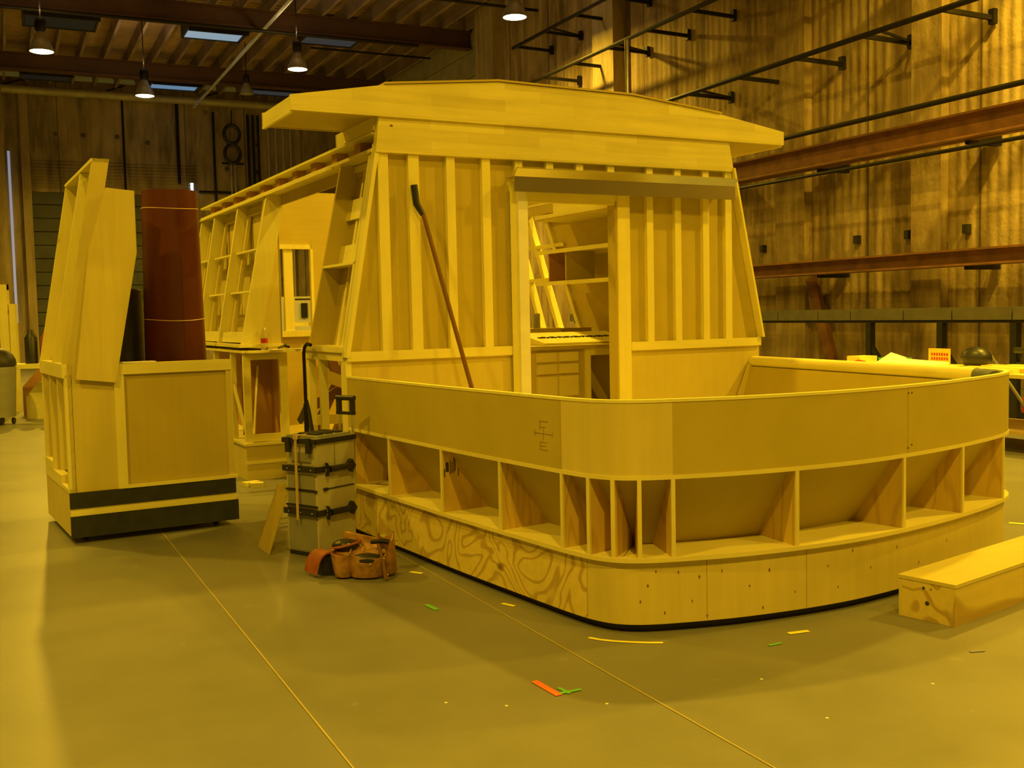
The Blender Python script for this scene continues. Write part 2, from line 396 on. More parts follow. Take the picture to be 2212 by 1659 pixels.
for p, lab, lit, s in LAMPS:
    t = thing('high_bay_lamp', lab, 'lamp', FW, p, 'high bay lamps', off=False); lamp_parts(t, lit, s)
# lamps of the same grid that hang outside the picture
HID = [(7.2, 12.6, 8.5), (1.6, 11.0, 8.6), (9.0, 8.2, 8.4), (1.2, -1.2, 8.6), (-7.5, 10, 8.6), (7.2, 19.5, 8.6), (-5.0, 0.8, 8.6), (7.0, 1.0, 8.6), (-13, 16, 8.6)]
POW = [880, 520, 720, 480, 520, 600, 480, 340, 350]
def lightat(p, w, size=.35, col=(1, .62, .035)):
    d = bpy.data.lights.new('lamp_light', 'AREA'); d.shape = 'DISK'; d.size = size; d.energy = w; d.color = col; d.spread = math.radians(170)
    o = bpy.data.objects.new('lamp_light', d); COL.objects.link(o); o.location = (p[0], p[1], p[2] - .06)
for (p, lab, lit, s) in LAMPS:
    if lit: lightat(p, 420 if p[0] > -8 else 800)
for i, (p, w) in enumerate(zip(HID, POW)):
    t = thing('high_bay_lamp', 'lit dome lamp hanging outside the picture', 'lamp', FW, p, 'high bay lamps outside the picture', off=False); lamp_parts(t, True, 1.0)
    lightat(p, w)
def uplight(p, w, col=(1, .66, .25)):
    d = bpy.data.lights.new('lamp_top_light', 'POINT'); d.energy = w; d.color = col; d.shadow_soft_size = .1
    o = bpy.data.objects.new('lamp_top_light', d); COL.objects.link(o); o.location = (p[0], p[1], p[2] + 1.0)
for (p, lab, lit, s) in LAMPS:
    if lit: uplight(p, 34)

# --- right wall steelwork
def rack(y0, y1, z, n, x=12.3, label='', pitch=1.55):
    t = thing('wall_pipe_rail', label, 'pipe rail', FR, (x, y0, z))
    part('rail_pipe', MB().tube([(x, y0, z), (x, y1, z)], .045, 8), 'darkmetal', t)
    y = y0 + .6; k = 0
    while y < y1:
        b_ = part('bracket', MB().beam((x, y, z), (13.3, y, z - .02), .05, .07), 'darkmetal', t)
        part('wall_plate', MB().box(13.28, 13.36, y - .05, y + .05, z - .11, z + .11), 'darkmetal', b_)
        if k % 3 == 1: part('brace', MB().beam((x, y - .35, z + .0), (13.3, y, z), .035, .04), 'darkmetal', t)
        y += pitch; k += 1
rack(12.0, 25.2, 8.42, 0, label='topmost black pipe rail on brackets of the right wall')
rack(9.0, 24.7, 7.35, 0, label='middle black pipe rail on brackets, passing above the cabin roof')
rack(6.0, 18.5, 5.78, 0, label='lowest black bracketed pipe rail, above the brown steel beams')
def wallbeam(y0, y1, z, h, label):
    t = thing('wall_beam', label, 'beam', FR, (12.6, y0, z))
    part('beam_web', MB().box(12.6, 12.64, y0, y1, z - h / 2, z + h / 2), 'rust', t)
    part('flange', MB().box(12.42, 12.8, y0, y1, z + h / 2 - .03, z + h / 2), 'rust', t)
    part('flange', MB().box(12.42, 12.8, y0, y1, z - h / 2, z - h / 2 + .03), 'rust', t)
    y = y0 + 1
    while y < y1:
        part('support', MB().box(12.7, 13.35, y, y + .09, z - h / 2 - .05, z + h / 2), 'darkmetal', t); y += 3.1
wallbeam(7.0, 22, 4.12, .36, 'upper rust-brown steel beam along the right wall')
wallbeam(7.0, 22, 2.26, .24, 'lower rust-brown steel beam along the right wall at window height')
pipe_thing('service_pipe', [(12.2, 7, 4.47), (12.2, 22, 4.47)], .04, 'darkmetal', FR, 'dark pipe lying on top of the upper rust-brown beam', 'pipe')
pipe_thing('service_pipe', [(12.35, 7, 3.78), (12.35, 22, 3.80)], .03, 'darkmetal', FR, 'thin dark pipe hung just under the upper rust-brown beam', 'pipe')
pipe_thing('vertical_pipe', [(12.25, 19.6, 2.0), (12.25, 19.6, 7.32)], .045, 'alu', FR, 'pale upright pipe rising behind the cabin roof to the pipe rail', 'pipe')
# cable tray on stands
t = thing('cable_tray', 'long grey segmented cable tray on black stands along the right wall', 'cable tray', FR, (12.3, 7, 0))
y = 7.2; k = 0
while y < 22:
    w = (.9, 1.1, .75, 1.0)[k % 4]; part('tray_cover', MB().box(12.18, 12.45, y, y + w - .02, 1.37, 1.545), 'traygrey', t); y += w; k += 1
part('tray_base', MB().box(12.2, 12.43, 7.2, 22, 1.33, 1.38), 'darkmetal', t)
for y in (9.94, 11.18, 12.58):
    s_ = part('stand', MB().box(12.2, 12.3, y - .05, y + .05, 0, 1.34), 'black', t)
    part('stand_brace', MB().beam((12.25, y, 1.0), (12.25, y - .45, .45), .06, .07), 'black', s_)
# wooden and steel diagonal braces at wall
single('wall_brace', MB().beam((13.2, 14.25, .05), (13.2, 15.0, 2.12), .1, .22), 'rust', FR, (13.2, 14.25, .05), 'brown diagonal brace between floor and the lower rust-brown beam', 'brace')
mb = MB()
for i, y in enumerate((11.7, 12.86, 14.0, 16.5)):
    o = single('wall_socket', MB().box(13.28, 13.38, -.045, .045, 0, .14), 'black', FR, (13.3, 0, 0), 'small black box fixed to the right wall between the two brown beams', 'wall box', 'black boxes on the right wall')
    o.location = FR.w(13.3, y, 2.66)

# --- back wall items
t = thing('hoist', 'pair of dark hoist rings hanging from a cable on the back wall', 'hoist', FR, (8.62, 43.1, 7.2))
part('cable', MB().tube([(8.62, 43.1, 9.2), (8.62, 43.1, 9.8)], .025, 6), 'darkmetal', t)
for zc in (8.86, 8.1):
    part('ring', MB().tube([(8.62 + .3 * math.cos(a * PI / 12), 43.1, zc + .36 * math.sin(a * PI / 12)) for a in range(25)], .07, 8, False), 'black', t)
part('chain', MB().tube([(8.55, 43.1, 7.8), (8.55, 43.1, 5.2)], .04, 6).tube([(8.7, 43.1, 7.8), (8.7, 43.1, 5.2)], .04, 6), 'greymetal', t)
part('crossbar', MB().box(8.2, 9.05, 43.05, 43.15, 7.68, 7.76), 'darkmetal', t)
for i, xx in enumerate((7.95, 9.3, 9.5, 9.7, 10.1, 10.4, 10.7, 11.0)):
    single('wall_pipe', MB().tube([(xx, 43.3, 1), (xx, 43.3, 9.7)], .05, 8), 'darkmetal' if i < 4 else 'duct', FR, (xx, 43.3, 1),
           'dark upright pipe on the back wall beside the hoist rings' if i < 4 else 'dull grey upright pipe on the back wall left of the cabin roof', 'pipe', 'dark pipes on the back wall' if i < 4 else 'grey pipes on the back wall')
single('wall_pipe', MB().tube([(7.3, 43.3, 6.6), (14, 43.3, 6.6)], .05, 8), 'darkmetal', FR, (7.3, 43.3, 6.6), 'dark level pipe along the back wall under the hoist rings', 'pipe')
single('wall_pipe', MB().tube([(4.6, 43.4, 6.5), (4.6, 43.4, 10)], .04, 8), 'darkmetal', FR, (4.6, 43.4, 6.5), 'thin upright pipe on the back wall above the roller door', 'pipe')
single('wall_pipe', MB().tube([(6.6, 43.4, 6.9), (6.6, 43.4, 10)], .06, 8), 'darkmetal', FR, (6.6, 43.4, 6.9), 'thick dark upright pipe above the bright gap at the roller door corner', 'pipe')

# ================================================================== BOAT HULL (stern)
CP = [(0, .0), (.02, -.45), (.05, -.95), (.09, -1.6), (.14, -2.2), (.19, -2.72), (.225, -2.92), (.285, -3.05), (.385, -3.135), (.54, -3.2), (.87, -3.29), (1.25, -3.345), (1.6, -3.36), (2.0, -3.325), (2.5, -3.235), (3.0, -3.10), (3.3, -2.98), (3.47, -2.84), (3.55, -2.65), (3.62, -2.2), (3.72, -1.4), (3.82, -.6), (3.89, -.01)]
def catmull(P, step=.035):
    out = []
    for i in range(len(P) - 1):
        p0 = Vector(P[max(i - 1, 0)]); p1 = Vector(P[i]); p2 = Vector(P[i + 1]); p3 = Vector(P[min(i + 2, len(P) - 1)])
        m1 = (p2 - p0) * .5; m2 = (p3 - p1) * .5
        # limit tangents on uneven spacing
        L = (p2 - p1).length; 
        if m1.length > L: m1 *= L / m1.length
        if m2.length > L: m2 *= L / m2.length
        n_ = max(2, int(L / step))
        for k in range(n_):
            t = k / n_; t2 = t * t; t3 = t2 * t
            out.append(p1 * (2 * t3 - 3 * t2 + 1) + m1 * (t3 - 2 * t2 + t) + p2 * (-2 * t3 + 3 * t2) + m2 * (t3 - t2))
    out.append(Vector(P[-1])); return out
CV = catmull(CP)
NV = []
for i, p in enumerate(CV):
    d = (CV[min(i + 1, len(CV) - 1)] - CV[max(i - 1, 0)]).normalized(); NV.append(Vector((-d.y, d.x)))   # inward = left of travel
def near(p): return min(range(len(CV)), key=lambda i: (CV[i] - Vector(p)).length)
hull = thing('boat_stern_hull', 'unpainted wooden boat stern with rounded transom and open ribbed sides', 'boat hull', FH, (1.9, -1.6, 0))
S = [0, near((.19, -2.74)), near((.54, -3.2)), near((2.03, -3.32)), near((3.36, -2.95)), len(CV) - 1]
for i in range(5):
    a, b_ = S[i], S[i + 1]
    part('bulwark_panel', MB().sweep(CV[a:b_ + 1], NV[a:b_ + 1], [(0, .79), (.014, .79), (.014, 1.15), (0, 1.15)]), ('mdf', 'bend', 'mdf', 'mdf', 'mdf')[i], hull)
S2 = [0, near((.215, -2.9)), near((.72, -3.26)), near((1.3, -3.35)), near((2.4, -3.26)), len(CV) - 1]
for i in range(5):
    a, b_ = S2[i], S2[i + 1]
    sec = [(.02, .045), (.035, .045), (.035, .36), (.02, .36)]
    part('skirt_panel', MB().sweep(CV[a:b_ + 1], NV[a:b_ + 1], sec), ('knotty', 'bend', 'bend', 'bend', 'bend')[i], hull, 'knotty yellow plywood skirt panel' if i == 0 else None)
part('ledge', MB().sweep(CV, NV, [(-.006, .36), (.42, .36), (.42, .382), (-.006, .382)]), 'edge', hull)
part('upper_ledge', MB().sweep(CV, NV, [(-.004, .77), (.07, .77), (.07, .79), (-.004, .79)]), 'edge', hull)
part('cap_strip', MB().sweep(CV, NV, [(-.003, 1.15), (.03, 1.15), (.03, 1.165), (-.003, 1.165)]), 'pine_x', hull)
part('inner_slope_panel', MB().sweep(CV, NV, [(.05, .77), (.066, .77), (.34, .382), (.324, .382)]), 'mdf', hull)
part('inner_lining', MB().sweep(CV, NV, [(.045, .79), (.06, .79), (.06, 1.14), (.045, 1.14)]), 'mdf', hull)
part('inner_lining', MB().sweep(CV[S[4]:], NV[S[4]:], [(.34, .382), (.35, .382), (.13, 1.08), (.12, 1.08)]), 'mdf', hull)
part('toe_shadow_gap', MB().sweep(CV, NV, [(.07, .0), (.12, .0), (.12, .36), (.07, .36)]), 'black', hull, 'recess under the skirt with its shadow painted black')  # black paints the shadow gap between skirt and floor
RB = [(.02, -.04), (.04, -.70), (.085, -1.44), (.13, -2.13), (.195, -2.74), (.225, -2.92), (.285, -3.05), (.385, -3.135), (.54, -3.2), (1.21, -3.34), (2.0, -3.325), (2.63, -3.21), (3.22, -3.02), (3.5, -2.78), (3.66, -1.9), (3.76, -1.1)]
for i, p in enumerate(RB):
    k = near(p); c0 = CV[k]; q = NV[k]; t_ = Vector((q.y, -q.x)) * .009
    sec = [(.0, .382), (.325, .382), (.055, .77), (.0, .77)]
    poly = [(c0.x + q.x * d - t_.x, c0.y + q.y * d - t_.y, z) for d, z in sec]
    r_ = part('rib', MB().prism(poly, (2 * t_.x, 2 * t_.y, 0)), 'ribply', hull)
    part('rib_edging', MB().prism([(c0.x - q.x * .004 + s * t_.x * 1.15 + q.x * d, c0.y - q.y * .004 + s * t_.y * 1.15 + q.y * d, .382) for s, d in ((-1, 0), (1, 0), (1, .012), (-1, .012))], (0, 0, .388)), 'edge', r_)
    if i == 2:
        mbk = MB(); rs = random.Random(3)
        for (d, z, w, h) in ((.012, .60, .008, .05), (.024, .63, .022, .06), (.055, .615, .006, .09), (.067, .62, .006, .07), (.078, .62, .004, .10), (.086, .63, .008, .08), (.11, .60, .006, .05)):
            a = c0 + q * d + t_ * 1.04; b3 = c0 + q * (d + w) + t_ * 1.04
            for sg in (1,):
                a = c0 + q * d + t_ * 1.06 * sg; b3 = c0 + q * (d + w) + t_ * 1.06 * sg
                mbk.add([(a.x, a.y, z), (b3.x, b3.y, z), (b3.x, b3.y, z + h), (a.x, a.y, z + h)], [(0, 1, 2, 3)])
        part('stamp_mark', mbk, 'ink', r_)
# pencil marks on the port bulwark
k = near((.17, -2.55)); c0 = CV[k]; q = NV[k]; t_ = Vector((q.y, -q.x))
mbk = MB()
def stroke(a, za, b_, zb):
    p = c0 + t_ * a - q * .0015; r_ = c0 + t_ * b_ - q * .0015
    mbk.beam((p.x, p.y, za), (r_.x, r_.y, zb), .0022, .0022)
for s in ((-.02, 1.03, .05, 1.03), (-.02, 1.03, -.02, .985), (-.02, 1.0, .03, 1.0), (-.07, .965, .09, .965), (.01, 1.0, .01, .93), (-.07, .98, -.07, .95), (.09, .98, .09, .95), (-.02, .92, .04, .92), (-.02, .92, -.02, .88), (-.02, .88, .05, .88), (-.02, .9, .03, .9)): stroke(*s)
part('pencil_mark', mbk, 'pencil', hull)
mbk = MB()
for p, z in ((2.03, 1.12), (2.07, 1.12), (2.03, .82), (2.06, .835)):
    kk = near((p, -3.3)); mbk.ellipsoid((CV[kk].x - NV[kk].x * .001 + .0, CV[kk].y - NV[kk].y * .001, z), (.005, .003, .005), 8, 6)
part('screw_head', mbk, 'ink', hull)
for kk, z0, z1, off in ((S[1], .79, 1.15, .001), (S[3], .79, 1.15, .001), (S[4], .79, 1.15, .001), (S2[1], .05, .358, -.019), (S2[2], .05, .358, -.019), (S2[3], .05, .358, -.019)):
    c0 = CV[kk]; q = NV[kk]; t_ = Vector((q.y, -q.x)) * .0016
    a = c0 - q * off
    part('panel_seam', MB().prism([(a.x - t_.x, a.y - t_.y, z0), (a.x + t_.x, a.y + t_.y, z0), (a.x + t_.x, a.y + t_.y, z1), (a.x - t_.x, a.y - t_.y, z1)], (q.x * .002, q.y * .002, 0)), 'pencil', hull)
rk = random.Random(11)
mbk = MB()
for n_, (xx, zz) in enumerate(((.34, .16), (.42, .24), (.5, .1), (.56, .3), (.66, .27), (.62, .15), (.8, .29), (.95, .2), (1.05, .27), (1.02, .08), (1.2, .14), (1.42, .25), (1.5, .13), (1.75, .2), (1.95, .28), (2.2, .16), (2.5, .24), (.45, .31), (.72, .07), (1.6, .31))):
    kk = near((xx, -3.2 - .16 * min(1, max(0, (xx - .4) / .8)))); c0 = CV[kk] + NV[kk] * .0195
    q = NV[kk]; t_ = Vector((q.y, -q.x)); w = rk.uniform(.0035, .006); h = rk.uniform(.008, .014)
    mbk.prism([(c0.x - t_.x * w, c0.y - t_.y * w, zz), (c0.x, c0.y, zz - h), (c0.x + t_.x * w, c0.y + t_.y * w, zz), (c0.x, c0.y, zz + h)], (q.x * .003, q.y * .003, 0))
part('wood_plugs', mbk, 'dark_wood', hull, 'small dark plugs in the skirt plywood')
# handrail inside the starboard bulwark
ir = [(CV[i] + NV[i] * .075) for i in range(S[4] + 2, len(CV))]
part('hand_rail', MB().tube([(p.x, p.y, 1.12) for p in ir[8:]], .052, 14), 'pine_y', hull)
part('rail_sleeve', MB().tube([(p.x, p.y, 1.12) for p in ir[:9]], .046, 14), 'bluegrey', hull, 'grey sleeve on the handrail end')
part('end_gusset', MB().prism([(3.87, -.03, .382), (3.42, -.03, .382), (3.74, -.03, 1.1), (3.87, -.03, 1.1)], (0, .02, 0)), 'luan_pale', hull)
dk = [(p + q * .40) for p, q in zip(CV[::6], NV[::6])]
part('deck', MB().prism([(p.x, p.y, .385) for p in dk], (0, 0, .018)), 'ply_x', hull)

# ================================================================== CABIN HOUSE
house = thing('boat_cabin', 'unpainted wooden boat cabin with stud walls, leaning sides and gabled roof board', 'boat cabin', FH, (1.94, 1.5, 0))
def P(name, mb, mat, parent=None, label=None): return part(name, mb, mat, parent or house, label)
ZS, ZT = 1.30, 2.80   # sill, top of wall
def lx(z): return 0 if z < 1.34 else .27 * (z - 1.34) / 1.46
def rx(z): return 3.89 if z < 1.34 else 3.89 - .32 * (z - 1.34) / 1.46
Y0, Y1 = .03, .045
def sheet(x0a, x1a, z0, x0b, x1b, z1, y0=Y0, y1=Y1):
    return MB().hexa([(x0a, y0, z0), (x1a, y0, z0), (x1a, y1, z0), (x0a, y1, z0), (x0b, y0, z1), (x1b, y0, z1), (x1b, y1, z1), (x0b, y1, z1)])
P('wall_sheet', sheet(0, 1.36, 1.3, .27, 1.36, 2.82), 'mdf')
P('wall_sheet', sheet(1.36, 2.43, 2.52, 1.36, 2.43, 2.82), 'mdf')
P('wall_sheet', sheet(2.43, 3.89, 1.3, 2.43, 3.57, 2.82), 'mdf')
P('lower_sheet', sheet(0, 1.36, .04, 0, 1.36, 1.29, .01, .03), 'luan_pale')
P('lower_sheet', sheet(2.47, 3.89, .04, 2.47, 3.89, 1.29, .01, .03), 'luan_pale')
P('sill_rail', B(0, 1.37, -.02, .035, 1.27, 1.34), 'pine_x'); P('sill_rail', B(2.49, 3.89, -.02, .035, 1.265, 1.335), 'pine_x')
for a, b_ in ((.28, .36), (.52, .605), (.83, .90), (1.13, 1.20)): P('stud', B(a, b_, -.012, .03, 1.34, 2.80), 'pine_z')
for a in (1.42, 1.70, 1.98, 2.28): P('stud', B(a, a + .065, -.012, .03, 2.60, 2.80), 'pine_z')
for a in (2.665, 2.955, 3.255): P('stud', B(a, a + .065, -.012, .03, 1.33, 2.80), 'pine_z')
P('stud', B(3.50, 3.57, -.012, .03, 1.33, 2.80), 'pine_z')
# door opening
P('door_post', B(2.36, 2.48, -.03, .09, .36, 2.56), 'pine_z')
P('jamb_lining', B(2.345, 2.36, -.01, .10, .36, 2.5), 'luan')
P('door_track', B(1.415, 1.50, -.06, -.03, .36, 2.56), 'white', label='pale upright door track')
P('jamb_lining', B(1.36, 1.42, -.03, .3, .36, 2.55), 'pine_z')
P('jamb_board', B(1.36, 1.40, -.028, .03, .36, 2.62), 'pine_z')
P('door_header', B(1.36, 2.48, -.01, .05, 2.47, 2.6), 'pine_x')
P('door_flashing', MB().prism([(1.335, -.145, 2.53), (1.335, -.155, 2.53), (1.335, -.155, 2.645), (1.335, -.20, 2.70), (1.335, -.19, 2.707), (1.335, -.145, 2.65), (1.335, -.015, 2.65), (1.335, -.015, 2.64), (1.335, -.145, 2.64)], (2.155, 0, 0)), 'steel', label='bent galvanised steel flashing over the door')
# leaning corner boards
def lean(x, y0, y1, z0, z1, w, t=0, side=1):
    f = lx if side == 1 else rx
    return MB().hexa([(f(z0) + x, y0, z0), (f(z0) + x + w, y0, z0), (f(z0) + x + w, y1, z0), (f(z0) + x, y1, z0), (f(z1) + x, y0, z1), (f(z1) + x + w, y0, z1), (f(z1) + x + w, y1, z1), (f(z1) + x, y1, z1)])
P('corner_board', lean(-.012, -.025, .06, 1.3, 2.86, .03), 'pine_z')
P('corner_board', lean(-.0, -.05, .06, 1.34, 2.82, .02, side=2), 'pine_z')
P('corner_board', B(-.01, .035, -.0, .09, .04, 1.27), 'pine_z')
# crown board and gable fascia
P('crown_board', sheet(.26, 3.58, 2.79, .29, 3.52, 3.07, -.035, .03), 'glued')
P('wood_knot', MB().ellipsoid((.385, -.034, 2.985), (.016, .002, .010), 14, 8), 'dark_wood', label='small dark knot in the crown board')
gab = [(-.37, 3.045), (4.13, 3.045), (4.13, 3.16), (3.37, 3.275), (2.5, 3.355), (1.26, 3.365), (.36, 3.275), (-.37, 3.15)]
P('gable_board', MB().prism([(x, -.06, z) for x, z in gab], (0, .028, 0)), 'glued')
rf = [(.33, 3.275), (1.26, 3.37), (2.5, 3.36), (3.42, 3.272)]
mb = MB()
for (x0, z0), (x1, z1) in zip(rf[:-1], rf[1:]): mb.hexa([(x0, -.075, z0), (x1, -.075, z1), (x1, .72, z1), (x0, .72, z0), (x0, -.075, z0 + .014), (x1, -.075, z1 + .014), (x1, .72, z1 + .014), (x0, .72, z0 + .014)])
P('roof_skin', mb, 'luan_x')
P('roof_side', B(-.37, -.345, -.032, .70, 3.03, 3.14), 'pine_y'); P('roof_side', B(4.105, 4.13, -.032, .70, 3.03, 3.14), 'pine_y')
P('soffit', B(-.345, .8, -.03, .69, 3.05, 3.062), 'luan_x'); P('soffit', B(3.0, 4.105, -.03, .69, 3.05, 3.062), 'luan_x')
P('roof_end', MB().prism([(x, .68, z) for x, z in gab], (0, .02, 0)), 'luan_x')
P('roof_skirt', B(.27, .29, .03, .88, 2.955, 3.05), 'pine_y'); P('roof_skirt', B(3.53, 3.55, .03, .88, 2.955, 3.05), 'pine_y')
P('roof_skirt_end', B(.27, 3.55, .86, .88, 2.955, 3.05), 'luan_x')
# side headers (both sides): two rails with blocks
for sd in (0, 1):
    X = (lambda x: x) if sd == 0 else (lambda x: 3.84 - x)
    def bx2(a, b_, *r): a, b_ = X(a), X(b_); return B(min(a, b_), max(a, b_), *r)
    P('top_rail', bx2(.255, .47, .04, 5.9, 2.925, 2.945), 'pine_y')
    P('lower_rail', bx2(.25, .42, .04, 5.9, 2.80, 2.825), 'pine_y')
    P('rail_strip', bx2(.235, .262, .9, 5.9, 2.785, 2.80), 'pine_y')
    P('header_back', bx2(.40, .415, .04, 5.9, 2.70, 2.93), 'luan')
    for k in range(10):
        y = .42 + k * .56
        P('header_block', bx2(.31, .40, y, y + .13, 2.825, 2.925), 'fir')
# port side, unit by the stern wall (ladder-like frame)
def lean_prism(pts, xo, w):   # pts (y,z) on the leaning plane
    m_ = MB(); n_ = len(pts)
    vs = [(lx(z) + xo, y, z) for y, z in pts] + [(lx(z) + xo + w, y, z) for y, z in pts]
    return m_.add(vs, [tuple(range(n_))[::-1], tuple(range(n_, 2 * n_))] + [(i, (i + 1) % n_, (i + 1) % n_ + n_, i + n_) for i in range(n_)])
def q(y0, y1, z0, z1, ya=None, yb=None): return [(y0, z0), (y1, z0), (y1 if yb is None else yb, z1), (y0 if ya is None else ya, z1)]
P('side_stile', lean_prism(q(.90, .93, 1.36, 2.79, .76, .79), 0, .34), 'luan')
P('side_stile', lean_prism(q(.10, .14, 1.36, 2.79, .10, .14), 0, .26), 'pine_z')
P('side_stile', lean_prism(q(.62, .66, 1.36, 2.79, .56, .60), .14, .03), 'pine_z')
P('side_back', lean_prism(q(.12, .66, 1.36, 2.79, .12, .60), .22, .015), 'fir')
for z0, z1 in ((2.36, 2.52), (2.00, 2.16), (2.74, 2.79)): P('cross_rail', lean_prism(q(.14, .88, z0, z1), .12, .03), 'pine_y')
P('side_back', lean_prism(q(.60, .92, 1.36, 2.79, .56, .78), .16, .015), 'luan')
P('small_shelf', lean_prism(q(.10, .88, 1.985, 2.005), 0, .15), 'pine_y')
P('side_sill', B(-.03, .25, .06, 1.0, 1.335, 1.375), 'pine_y'); P('side_sill', B(-.012, .25, .06, .98, 1.27, 1.335), 'pine_y')
for y in (.09, .62, .92): P('side_post', B(0, .06, y, y + .045, .36, 1.27), 'pine_z')
P('side_inner', B(.24, .26, .05, .55, .36, 1.27), 'fir'); P('side_base', B(-.01, .26, .05, .98, .04, .36), 'ply')
# port side, forward window bank
FY = 3.05
P('bank_end', MB().prism([(0, FY, 1.34), (.40, FY, 1.34), (.40, FY, 2.80), (.27, FY, 2.80)], (0, .02, 0)), 'luan_pale')
for y, yt in ((3.05, 2.93), (4.06, 4.06), (5.1, 5.15)):
    P('window_post', lean_prism(q(y, y + .05, 1.34, 2.80, yt, yt + .05), -.01, .18), 'pine_z')
P('window_post', lean_prism(q(5.86, 5.9, 1.34, 2.8), -.01, .18), 'pine_z')
P('bank_back', B(.385, .4, FY, 5.9, 1.34, 2.8), 'luan_pale')
for (a, b_) in ((3.10, 4.06), (4.11, 5.1), (5.15, 5.86)):
    s_ = P('window_sash', lean_prism(q(a + .02, a + .08, 1.42, 2.76), .10, .03).add(*(lambda m_: (m_.v, m_.f))(lean_prism(q(b_ - .08, b_ - .02, 1.42, 2.76), .10, .03))).add(*(lambda m_: (m_.v, m_.f))(lean_prism(q(a + .08, b_ - .08, 2.68, 2.76), .10, .03))).add(*(lambda m_: (m_.v, m_.f))(lean_prism(q(a + .45, a + .48, 1.42, 2.7), .13, .02))), 'luan_pale')
    for z in (2.28, 1.86): P('glazing_bar', lean_prism(q(a + .02, b_ - .02, z, z + .018), .04, .08), 'pine_y', s_)
    P('window_apron', lean_prism(q(a + .03, b_ - .03, 1.36, 1.46), .02, .15), 'pine_y')
P('bank_sill', B(-.035, .40, FY - .02, 4.04, 1.315, 1.345), 'pine_y'); P('bank_sill', B(-.035, .40, 4.1, 5.9, 1.315, 1.345), 'pine_y')
P('bank_sill', B(-.02, .40, 3.0, 5.9, 1.262, 1.285), 'pine_y')
# lower frame below the bank
for x, y, w in ((0, 3.05, .07), (.36, 3.05, .08), (0, 3.55, .05), (0, 4.3, .05), (0, 5.1, .05), (.38, 3.6, .05)): P('frame_post', B(x, x + w, y, y + .05, .36, 1.26), 'pine_z')
P('frame_rail', B(.07, .36, 3.05, 3.09, 1.19, 1.26), 'pine_x'); P('frame_rail', B(.07, .36, 3.05, 3.09, .38, .45), 'pine_x')
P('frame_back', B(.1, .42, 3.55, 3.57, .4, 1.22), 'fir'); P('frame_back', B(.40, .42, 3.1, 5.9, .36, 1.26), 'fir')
P('diagonal_brace', MB().beam((.09, 3.1, .42), (.26, 3.5, 1.1), .02, .05), 'pine_z'); P('diagonal_brace', MB().beam((.02, 3.1, .45), (.02, 3.6, .95), .02, .05), 'pine_z')
P('bank_base', B(0, .44, 3.05, 5.9, .0, .345), 'ply_x'); P('bank_base_ledge', B(-.02, .46, 3.02, 5.9, .345, .37), 'pine_x')
P('base_batten', B(-.012, .45, 3.038, 3.05, .16, .19), 'pine_x')
# deck, forward bulkhead
P('cabin_deck', MB().box(.5, 3.85, .05, 5.9, .34, .36), 'ply'); P('deck_fascia', B(.5, .52, .05, 3.05, .02, .34), 'luan')
fy = 4.6
P('forward_bulkhead', MB().prism([(.40, fy, .36), (.79, fy, .36), (.79, fy, 3.03), (.62, fy, 2.96), (.40, fy, 2.8)], (0, .02, 0)), 'luan_x'); P('forward_bulkhead', MB().prism([(1.20, fy, .36), (3.6, fy, .36), (3.5, fy, 2.85), (3.2, fy, 3.03), (1.20, fy, 3.03)], (0, .02, 0)), 'luan_x')
P('forward_bulkhead', B(.79, 1.20, fy, fy + .02, 2.40, 3.03), 'luan_x'); P('forward_bulkhead', B(.79, 1.20, fy, fy + .02, .36, 1.43), 'luan_x')
mb = MB(); mb.box(.77, 1.22, fy - .04, fy, 2.38, 2.43); mb.box(1.19, 1.22, fy - .04, fy + .02, 1.4, 2.43); mb.box(.77, 1.22, fy - .05, fy, 1.38, 1.45); mb.box(.77, .79, fy - .03, fy, 1.4, 2.43)
fw = P('bulkhead_window_frame', mb, 'pine_z'); P('window_mullion', B(.88, .985, fy - .02, fy + .03, 1.45, 2.38), 'pine_z', fw); P('window_board', B(.99, 1.19, fy, fy + .02, 1.5, 1.54), 'pine_x', fw)
# starboard side wall with inner windows
def rlean(pts, xo, w):
    m_ = MB(); n_ = len(pts)
    vs = [(rx(z) + xo, y, z) for y, z in pts] + [(rx(z) + xo + w, y, z) for y, z in pts]
    return m_.add(vs, [tuple(range(n_))[::-1], tuple(range(n_, 2 * n_))] + [(i, (i + 1) % n_, (i + 1) % n_ + n_, i + n_) for i in range(n_)])
P('starboard_wall', rlean(q(.05, 2.95, 1.34, 2.82, .05, 3.25), -.02, .015), 'luan_x')
P('starboard_wall', B(3.86, 3.89, .05, 5.9, .04, 1.34), 'luan_x')
P('starboard_wall', rlean(q(4.7, 5.9, 1.34, 2.82), -.02, .015), 'luan_x')
for y, yt in ((2.92, 3.22), (3.4, 3.62), (3.82, 3.95), (4.62, 4.62)): P('window_post', rlean(q(y, y + .07, 1.34, 2.8, yt, yt + .07), -.06, .07), 'pine_z')
for z in (1.36, 1.96, 2.34, 2.72): P('cross_rail', rlean(q(2.95, 4.66, z, z + .04), -.05, .05), 'pine_y')
P('starboard_sill', B(3.5, 3.93, .05, 5.9, 1.31, 1.345), 'pine_y')

